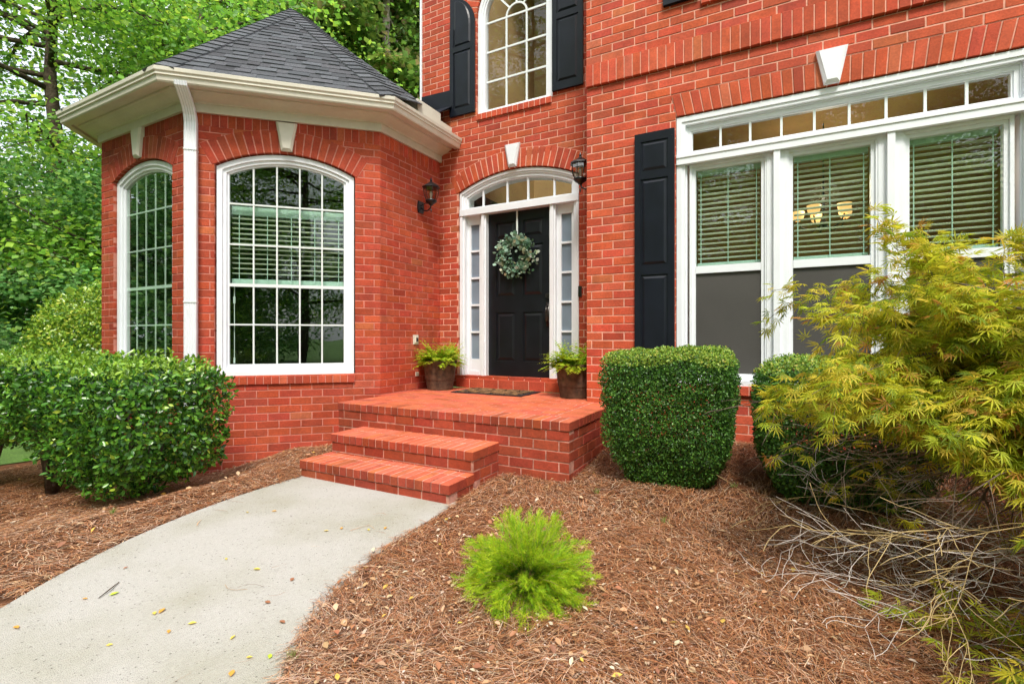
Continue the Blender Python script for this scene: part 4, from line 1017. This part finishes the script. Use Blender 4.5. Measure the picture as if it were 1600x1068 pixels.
# ------------------------------------------------------------------ Japanese maple
def maple():
    base = np.array([1.62, 2.55, float(G(1.62, 2.55))-.02])
    root = thing('japanese_maple', 'weeping yellow-green Japanese maple at the right edge, with bare lower twigs', 'tree', tuple(base))
    wood = MB(); bare = MB(); och = MB(); LP = []; LD = []
    top = base+np.array([-.05, .08, .75])
    wood.tube([base, base+(-.04, .03, .3), top], [.06, .05, .04], 10)
    def branch(p, d, L_, r, lvl, leafy, droop, mbx, wig=.10):
        n = 7; pts = [p.copy()]; rs = [r]
        for i in range(n):
            d = d+np.array([R.gauss(0, wig), R.gauss(0, wig), R.gauss(0, wig*.6)-droop*(i/n)]); d /= np.linalg.norm(d); p = p+d*L_/n
            if p[2] < G(p[0], p[1])+.06: d[2] = abs(d[2])*.3; p[2] = float(G(p[0], p[1]))+.06
            pts.append(p.copy()); rs.append(max(r*(1-.8*(i+1)/n), .0011))
        mbx.tube(pts, rs, 6 if r > .006 else 4)
        if lvl < 3:
            for i in range(2, n+1):
                for _ in range(2 if lvl < 2 else 2):
                    if R.random() < .72:
                        s = np.array([R.gauss(0, 1), R.gauss(0, 1), R.gauss(0, .22)]); s -= (s@d)*d; s /= np.linalg.norm(s)
                        branch(pts[i], d*.75+s*R.uniform(.5, .9), L_*R.uniform(.32, .5), rs[i]*.65, lvl+1, leafy, droop*.8, mbx, wig)
        if leafy and lvl >= 2:
            for i in range(1, n+1):
                for _ in range(1 if lvl == 2 else 1):
                    LP.append(pts[i]+np.array([R.gauss(0, .012) for _ in range(3)])); LD.append(d+np.array([R.gauss(0, .6), R.gauss(0, .6), R.gauss(0, .25)-.25]))
    # leafy limbs: azimuth fan, different heights
    nlow = 0
    for az, z0, el, L_, dr in [(178, .78, .42, 1.45, .26), (194, .75, .30, 1.40, .24), (162, .78, .50, 1.35, .22), (211, .72, .32, 1.15, .26), (143, .78, .50, 1.2, .22), (122, .78, .50, 1.1, .22),
                               (232, .72, .40, .85, .30), (255, .70, .40, .85, .30), (280, .7, .4, 1.0, .3), (305, .7, .4, 1.1, .3), (335, .75, .5, 1.0, .25), (10, .75, .5, 1.0, .25), (50, .75, .5, 1.0, .25), (90, .75, .5, 1.0, .22),
                               (170, .84, .70, 1.15, .10), (186, .84, .68, 1.1, .12), (178, .84, .55, 1.35, .12), (204, .78, .55, .95, .16), (150, .8, .6, 1.0, .12),
                               (168, .65, .20, 1.45, .16), (181, .62, .16, 1.5, .14), (190, .66, .22, 1.4, .2), (201, .62, .18, 1.3, .2), (156, .64, .22, 1.4, .2), (222, .6, .2, 1.0, .2)]:
        a = radians(az+R.uniform(-5, 5)); d = np.array([cos(a)*cos(el), sin(a)*cos(el), sin(el)]); branch(base+np.array([0, .05, z0]), d, L_*(.86 if 150 < az < 215 else 1), .016, 1, True, dr, wood)
    nlow = len(LP)
    # low drooping sprays near the right edge of the picture
    for az, el, L_ in [(205, -.30, 1.0), (196, -.42, 1.0), (214, -.35, .9)]:
        a = radians(az); branch(base+np.array([0, 0, .45]), np.array([cos(a)*cos(el), sin(a)*cos(el), sin(el)]), L_, .012, 2, True, .15, wood)
    # bare twigs
    for az, z0, el, L_ in [(170, .52, .04, 1.25), (179, .44, .04, 1.25), (187, .54, .02, 1.2), (195, .48, -.05, 1.05), (206, .55, -.15, .85), (164, .46, .08, 1.2), (176, .60, .0, 1.25), (183, .36, .06, 1.2), (216, .5, -.2, .7)]:
        a = radians(az+R.uniform(-4, 4)); branch(base+np.array([0, 0, z0]), np.array([cos(a)*cos(el), sin(a)*cos(el), sin(el)]), L_, .005, 1, False, .07, bare if R.random() < .8 else och, .17)
    obj('trunk', wood, M['maplebark'], root, True); obj('bare_branch', bare, M['twig'], root, True); obj('bare_branch', och, M['oldtwig'], root, True)
    P = np.array(LP); D = np.array(LD)
    dist = np.hypot(P[:, 0], P[:, 1]); i_ = np.arange(len(P)); low = -.40+.10*noise3(P, 4, 77)
    keep = (dist > 1.7) & (((P[:, 2] > low-.22*sst(P[:, 0], .35, .95)) | (N.random(len(P)) < .03)) | (i_ >= nlow)) & (P[:, 0] > -.08+.10*noise3(P, 6, 79)) & (P[:, 2] < .62+.1*noise3(P, 5, 78)); P, D = P[keep], D[keep]; n0 = len(P)
    # several leaves at each node
    rep = 4; P = np.repeat(P, rep, 0)+N.normal(0, .022, (n0*rep, 3)); D = np.repeat(D, rep, 0)+N.normal(0, .55, (n0*rep, 3))
    T = []; F = []
    for ang, l in ((0, 1), (28, .92), (-28, .92), (58, .75), (-58, .75), (95, .5), (-95, .5)):
        a = radians(ang); c_, s_ = cos(a), sin(a); o = len(T); w = .047
        def pt(u, v, z): return (u*c_+v*s_, -u*s_+v*c_, z)
        T.extend([pt(0, .0, 0), pt(w, l*.45, .03-.06*l), pt(0, l, -.22*l), pt(-w, l*.45, .03-.06*l)]); F.extend([[o, o+1, o+2], [o, o+2, o+3]])
    T = np.array(T); F = np.array(F); n = len(P)
    up = np.zeros((n, 3)); up[:, 2] = 1; up += N.normal(0, .30, (n, 3))
    C = palette(n, [(.62, .60, .045), (.46, .54, .035), (.74, .60, .07), (.24, .34, .03), (.60, .30, .07)], [4, 4, 2, 1.4, .6])
    V, Fa, Cc = scatter(T, F, P, D, up, N.uniform(.034, .070, n), C)
    mesh_np('foliage', V, Fa, M['leaf_soft'], root, Cc)
    return n
print('maple leaves', maple())

# ------------------------------------------------------------------ things on the landing
def planter(cx_, cy_, label, seed):
    rr = random.Random(seed); z0 = -.62
    root = thing('planter', label, 'planter', (cx_, cy_, z0), 'barrel planters on the landing')
    mb = MB(); seg = 40
    prof = [(.0, .0), (.152, .0), (.156, .01), (.172, .12), (.1775, .122), (.179, .13), (.198, .30), (.206, .335), (.206, .35), (.19, .35), (.185, .30), (0, .30)]
    o = len(mb.v)
    for r, z in prof:
        for k in range(seg):
            t = 2*pi*k/seg; r2 = r*(1-(.02 if k % 4 == 0 and r > .1 else 0)); mb.v.append((cx_+r2*cos(t), cy_+r2*sin(t), z0+z)); mb.c.append((1, 1, 1))
    for i in range(len(prof)-1):
        for k in range(seg): k2 = (k+1) % seg; mb.f.append([o+i*seg+k, o+i*seg+k2, o+(i+1)*seg+k2, o+(i+1)*seg+k]); mb.m.append(1 if i == len(prof)-2 else 0)
    obj('pot', mb, [M['wood'], M['soil']], root)
    # fern: pinnate fronds
    T = np.array([[0, 0, 0], [.22, .45, 0], [.05, 1, -.05], [-.22, .45, 0]]); F = np.array([[0, 1, 2], [0, 2, 3]])
    P = []; D = []; S_ = []; K = []
    for i in range(120):
        a = rr.uniform(0, 2*pi); el = rr.uniform(.25, 1.2); L_ = rr.uniform(.24, .40); p = np.array([cx_+cos(a)*.05, cy_+sin(a)*.05, z0+.31]); d = np.array([cos(a)*cos(el), sin(a)*cos(el), sin(el)])
        nseg = 16
        for k in range(nseg):
            p = p+d*L_/nseg; d = d+np.array([0, 0, -.07 if el < 1 else -.045])+np.array([rr.uniform(-.03, .03) for _ in range(3)]); d /= np.linalg.norm(d)
            side = np.cross(d, [0, 0, 1]); side /= np.linalg.norm(side)+1e-6; ls = .062*sin(pi*min(1, (k+3)/(nseg+2)))*rr.uniform(.8, 1.2)
            if p[0] > -1.66 or p[0] < -3.80 or p[1] > 5.14: continue
            for s in (-1, 1): P.append(p.copy()); D.append(side*s+d*.55+np.array([0, 0, rr.uniform(-.25, .15)])); S_.append(ls); K.append(k/nseg)
    P = np.array(P); D = np.array(D); n = len(P); up = np.zeros((n, 3)); up[:, 2] = 1; up += N.normal(0, .3, (n, 3))
    C = palette(n, [(.46, .62, .04), (.32, .52, .03), (.60, .68, .06)], [3, 2, 1.5])
    V, Fa, Cc = scatter(T, F, P, D, up, np.array(S_), C); mesh_np('fern', V, Fa, M['leaf_soft'], root, Cc)
planter(-3.58, 4.86, 'brown barrel planter with lime fern left of the door, in the turret corner', 5)
planter(-1.84, 4.86, 'brown barrel planter with lime fern right of the door, against the brick return', 9)

MAT = thing('doormat', 'coir and black rubber doormat lying on the brick landing before the door', 'doormat', (-2.8, 4.87, -.616))
mb = MB(); mb.box(-3.25, -2.35, 4.62, 5.12, -.617, -.609); 
obj('rubber_base', mb, M['rubber'], MAT)
mb = MB(); r2 = random.Random(3)
for row in range(4):
    x = -3.20-(.07 if row % 2 else 0)
    while x < -2.42:
        w = r2.uniform(.12, .2); a0, a1 = max(x, -3.20)+.013, min(x+w, -2.40)-.013
        if a1-a0 > .03: mb.box(a0, a1, 4.66+row*.108, 4.66+row*.108+.082, -.609, -.598)
        x += w
obj('coir_pad', mb, M['coir'], MAT)

# wreath
def wreath(c, rad):
    root = thing('wreath', 'eucalyptus wreath with grey-green leaves hanging on the black front door', 'wreath', c)
    P = []; D = []
    for i in range(500):
        t = R.uniform(0, 2*pi); rr = rad+R.gauss(0, .046); p = (c[0]+rr*cos(t), c[1]-abs(R.gauss(0, .025))-.005, c[2]+rr*sin(t)*1.02)
        P.append(p); rd = np.array([cos(t), 0, sin(t)]); tg = np.array([-sin(t), 0, cos(t)]); D.append(tg*R.uniform(-.3, 1)+rd*R.gauss(.25, .7)+np.array([0, R.uniform(-.9, .1), 0]))
    n = len(P); T = np.array([[0, 0, 0], [.32, .3, .06], [.36, .68, .06], [0, 1, 0], [-.36, .68, .06], [-.32, .3, .06], [0, .5, 0]])
    C = palette(n, [(.18, .33, .22), (.34, .50, .38), (.55, .66, .54), (.08, .17, .09), (.62, .64, .42)], [4, 3, 1.6, 3, .8])
    V, F, Cc = scatter(T, LEAF6T[1], np.array(P), np.array(D), np.array([[0., -1, 0]])+N.normal(0, .5, (n, 3)), N.uniform(.034, .066, n), C)
    mesh_np('leaves', V, F, M['leaf'], root, Cc)
    mb = MB(); mb.tube([(c[0]+rad*cos(t), c[1]-.01, c[2]+rad*sin(t)) for t in np.linspace(0, 2*pi, 30)], .012, 6); obj('ring', mb, M['bark'], root)
    mb = MB(); mb.box(c[0]-.011, c[0]+.011, c[1]+.004, c[1]+.007, c[2]+rad-.02, 1.548); obj('hanger', mb, M['vinyl'], root)
wreath((DC-.015, 5.305-.02, 1.0), .178)

# wall lanterns
def lantern(fr, a, z, label):
    P0 = fr.p(a, z, .0); root = thing('wall_lantern', label, 'lantern', P0, 'black carriage lanterns flanking the door')
    out = .17; c = fr.p(a, z, out); c0 = (c[0], c[1], c[2])
    mb = MB(); pl = [(a-.045, z-.07), (a+.045, z-.07), (a+.055, z-.02), (a+.055, z+.02), (a+.045, z+.07), (a-.045, z+.07), (a-.055, z+.02), (a-.055, z-.02)]
    fr.poly(mb, pl, .001, .02); obj('back_plate', mb, M['iron'], root)
    mb = MB(); mb.tube([fr.p(a, z-.01, .02), fr.p(a, z-.045, .06), fr.p(a, z-.055, .11), fr.p(a, z-.03, .155), fr.p(a, z+.02, out)], [.011, .009, .008, .009, .012], 8)
    mb.tube([fr.p(a, z+.02, .02), fr.p(a, z+.04, .08), fr.p(a, z+.03, .14)], [.006, .005, .004], 6)
    mb.tube([fr.p(a, z-.085, out), fr.p(a, z-.04, out)], [.002, .012], 8); obj('arm', mb, M['iron'], root, True)
    b = (c0[0], c0[1], c0[2])
    mb = MB(); mb.lathe(b, [(.0, .0), (.02, .005), (.03, .02), (.05, .03), (.068, .05), (.072, .065), (.060, .07), (0, .07)], 16); obj('gallery', mb, M['iron'], root, True)
    mb = MB(); mb.lathe(b, [(.058, .07), (.082, .12), (.091, .17), (.086, .215)], 8)
    g = obj('lamp_glass', mb, M['lampglass'], root)
    mb = MB()
    for k in range(8):
        t = 2*pi*k/8; mb.tube([(b[0]+r*cos(t), b[1]+r*sin(t), b[2]+h) for r, h in ((.059, .068), (.083, .12), (.092, .17), (.087, .218))], .0035, 5)
    obj('cage', mb, M['iron'], root)
    mb = MB(); mb.lathe(b, [(.0, .205), (.098, .21), (.110, .216), (.108, .228), (.08, .248), (.045, .268), (.02, .285), (.012, .29), (.012, .30), (.017, .308), (.01, .32), (.004, .335), (0, .36)], 8); obj('roof', mb, M['iron'], root)
    mb = MB(); mb.lathe(b, [(0, .07), (.014, .07), (.014, .11), (.02, .125), (.02, .15), (.008, .175), (0, .18)], 12); obj('bulb', mb, M['bulbglass'], root, True)
lantern(RIGHT, .69, 1.60, 'black wall lantern on the turret wall, left of the front door')
lantern(RET, .33, 1.60, 'black wall lantern right of the front door, half hidden by the brick corner')

# chandelier behind the middle sash
def chandelier(c):
    root = thing('chandelier', 'lit chandelier with amber glass cups seen through the middle sash', 'chandelier', c)
    mb = MB(); mb.tube([(c[0], c[1], c[2]-.12), (c[0], c[1], c[2]), (c[0], c[1], 2.33)], [.02, .014, .006], 8)
    mb.lathe((c[0], c[1], c[2]-.1), [(0, -.05), (.03, -.03), (.045, .0), (.03, .05), (.015, .1)], 14); obj('stem', mb, M['iron'], root, True)
    for k in range(5):
        a = 2*pi*k/5+.5; r = .24; e = (c[0]+r*cos(a), c[1]+r*sin(a))
        mb = MB(); mb.tube([(c[0], c[1], c[2]-.08), (c[0]+.4*r*cos(a), c[1]+.4*r*sin(a), c[2]-.15), (c[0]+.85*r*cos(a), c[1]+.85*r*sin(a), c[2]-.10), (e[0], e[1], c[2]-.02)], .008, 6); obj('arm', mb, M['iron'], root, True)
        mb = MB(); mb.lathe((e[0], e[1], c[2]-.02), [(.025, 0), (.05, .02), (.062, .06), (.066, .10), (.062, .10), (.055, .06), (.045, .03), (0, .02)], 18); obj('glass_cup', mb, M['candle'], root, True)
chandelier((.475, 6.3, 1.32))
pl = bpy.data.lights.new('chandelier_light', 'POINT'); pl.energy = 9; pl.color = (1, .80, .58); pl.shadow_soft_size = .15
po = bpy.data.objects.new('chandelier_light', pl); COL.objects.link(po); po.location = (.475, 6.3, 1.55)

# ------------------------------------------------------------------ trees
def make_tree(name, hgt, cr, trunk_h, nl, seed, cols, w, lsize, tr=.16, mt='bark', flat=.55, lean=0):
    rr = random.Random(seed); rg = np.random.default_rng(seed)
    root = bpy.data.objects.new(name, None); COL.objects.link(root)
    wood = MB(); tips = []
    tp = [(0, 0, -.1)]; x = y = 0
    for i in range(1, 8): x += rr.gauss(0, .07)+lean*.1; y += rr.gauss(0, .07); tp.append((x, y, hgt*.92*i/7))
    wood.tube(tp, [tr*(1-.8*i/7) for i in range(8)], 10)
    tpa = np.array(tp)
    for i in range(34):
        z = rr.uniform(trunk_h, hgt*.92); base = np.array([np.interp(z, tpa[:, 2], tpa[:, 0]), np.interp(z, tpa[:, 2], tpa[:, 1]), z])
        a = rr.uniform(0, 2*pi); k = 1-abs((z-trunk_h)/(hgt-trunk_h)-.35)*1.1; L_ = cr*max(.35, k)*rr.uniform(.75, 1.1)
        d = np.array([cos(a), sin(a), rr.uniform(-.05, .6)]); d /= np.linalg.norm(d); p = base.copy(); pts = [p.copy()]
        for s in range(5):
            d = d+np.array([rr.gauss(0, .14), rr.gauss(0, .14), rr.gauss(0, .1)-.03]); d /= np.linalg.norm(d); p = p+d*L_/5; pts.append(p.copy())
            if s > 0:
                tips.append(p.copy())
                for _ in range(2):
                    e = p+np.array([rr.gauss(0, .5), rr.gauss(0, .5), rr.gauss(0, .25)])*cr*.3; wood.tube([p, (p+e)/2+(0, 0, .04), e], [tr*.07, tr*.05, .004], 4); tips.append(e)
        wood.tube(pts, [tr*.28*(1-.16*j) for j in range(6)], 6)
    tr_o = obj('trunk', wood, M[mt], root, True)
    tips = np.array(tips); per = nl//len(tips); idx = np.repeat(np.arange(len(tips)), per)
    P = tips[idx]+rg.normal(size=(len(idx), 3))*np.array([.42, .42, .42*flat])*cr*.26
    n = len(P); D = unit(n); D[:, 2] = D[:, 2]*.5-.25; up = unit(n)*.7; up[:, 2] += .8
    ck = rg.uniform(.75, 1.25, len(tips))[idx][:, None]
    V, F, C = scatter(LEAF4[0]*np.array([1.35, 1, 1]), LEAF4[1], P, D, up, rg.uniform(lsize*.5, lsize*1.45, n), palette(n, cols, w)*ck*1.15)
    mesh_np('crown', V, F, M['leaf_soft'], root, C)
    return root
def place(root, loc, rz, s, label, cat='tree', group=None, used=[]):
    if root not in used: used.append(root); r = root
    else:
        r = root.copy(); COL.objects.link(r)
        for ch in list(root.children):
            c = ch.copy(); COL.objects.link(c); c.parent = r
    r.location = loc; r.rotation_euler = (0, 0, rz); r.scale = (s, s, s); tag(r, label, cat, group); return r
TG = [(.20, .40, .055), (.29, .50, .06), (.10, .23, .035), (.45, .60, .07), (.26, .42, .16)]
T1 = make_tree('broadleaf_tree', 9.5, 3.6,   .8, 50000, 101, TG, [4, 3, 2.4, 1.3, 1.2], .085)
T2 = make_tree('broadleaf_tree', 12.5, 4.0, 2.0, 44000, 202, TG, [3, 4, 2.4, 1.6, 1.2], .092, tr=.2)
T3 = make_tree('broadleaf_tree', 5.0, 2.6, .3, 34000, 303, [(.20, .42, .14), (.29, .53, .18), (.10, .24, .07), (.42, .62, .18)], [4, 4, 2, 1.5], .085, tr=.07)
PI = make_tree('pine_tree', 19, 2.6, 8.5, 30000, 404, [(.12, .22, .04), (.20, .28, .05), (.30, .24, .10)], [4, 3, 1], .20, tr=.24, mt='pine_bark')
BGp = 'woodland trees beyond the house'
Z0 = -1.6
for r_, x, y, rz, s, l in [
    (T3, -14.2, 6.0, 0, 1.15, 'low feathery understorey tree just beyond the round shrub at the left edge'),
    (T1, -12.8, 7.2, 1, 1.3, 'leafy tree rising directly behind the left tip of the turret gutter'),
    (T2, -17.5, 6.0, 2, 1.3, 'tall dark-trunked tree in the upper left corner'),
    (T3, -16.0, 3.6, 2.2, 1.25, 'spreading understorey tree filling the left edge at window height'),
    (T1, -21, 11.5, 4, 1.7, 'large tree farther back between the corner tree and the turret roof'),
    (T2, -15.5, 12, 3, 1.4, 'tall tree whose crown shows above the left slope of the turret roof'),
    (T2, -14.5, 17.5, 5, 1.5, 'tall tree standing behind the peak of the turret roof'),
    (T1, -13.5, 14.5, 2.6, 1.6, 'bright leafy tree behind the right slope of the turret roof'),
    (T3, -18.5, 8.5, 4.4, 1.4, 'bushy low tree far back at the left, below the tall crowns'),
    (T1, -13.6, 10.2, 1.2, 1.4, 'tree whose foliage fills the gap just left of the turret peak'),
    (T2, -25, 4.0, 1.2, 1.1, 'distant tree at the far left beyond the driveway')]:
    place(r_, (x, y, Z0), rz, s, l, group=BGp)
place(PI, (-10.9, 11.9, Z0), 0, 1, 'tall straight pine trunk rising behind the turret roof beside the house corner', group=None)
place(PI, (-13.6, 13.7, Z0), 2, .8, 'thinner pine farther back, left of the tall pine trunk', group=None)
for r_, x, y, rz, s in [(T1, 1.5, -9.5, 3, 1.1), (T2, -4.5, -11.5, .5, 1.05), (T2, 6.5, -10, 2, 1.1), (T1, -10.5, -7.5, 5, 1.15), (T2, -17.5, -4.5, 1, 1.1), (T1, 12, -7, 2, 1.1), (T2, -13, -14, 3, 1.2), (T1, 4, -19, 0, 1.4), (T1, -20, 0, 2.4, 1.1), (T2, -9.5, -9.5, 4, 1.5), (T2, -1, -14, 2, 1.4), (T3, -13.5, -2.5, 1, 1.3), (T3, -16, -5.5, 3, 1.3), (T3, -8, -10.5, 5, 1.3), (T3, 1, -12, 0, 1.3), (T3, 6, -13, 2, 1.4)]:
    place(r_, (x, y, Z0), rz, s, 'leafy tree across the front lawn, mirrored in the window glass', group='trees across the front lawn')

# neighbouring house glimpsed through the leaves
NB = thing('neighbouring_house', 'pale neighbouring house glimpsed through the trees at the far left', 'house', (-34, 6, -1.7))
mb = MB(); mb.box(-38, -31, 2, 16, -1.7, 2.6); obj('wall', mb, M['siding'], NB)
mb = MB(); mb.prism([(-39, 1.5, 2.6), (-30.4, 1.5, 2.6), (-34.7, 1.5, 5.4)], [(-39, 16.5, 2.6), (-30.4, 16.5, 2.6), (-34.7, 16.5, 5.4)], 0, (.12, .09, .085)); obj('roof', mb, M['shingle'], NB)
for y in (4, 8, 12):
    mb = MB(); mb.box(-31.02, -30.95, y, y+1.1, .2, 1.7); wv = obj('window', mb, M['white'], NB); mb = MB(); mb.box(-30.96, -30.93, y+.1, y+1.0, .3, 1.6); obj('pane', mb, M['frost'], wv)
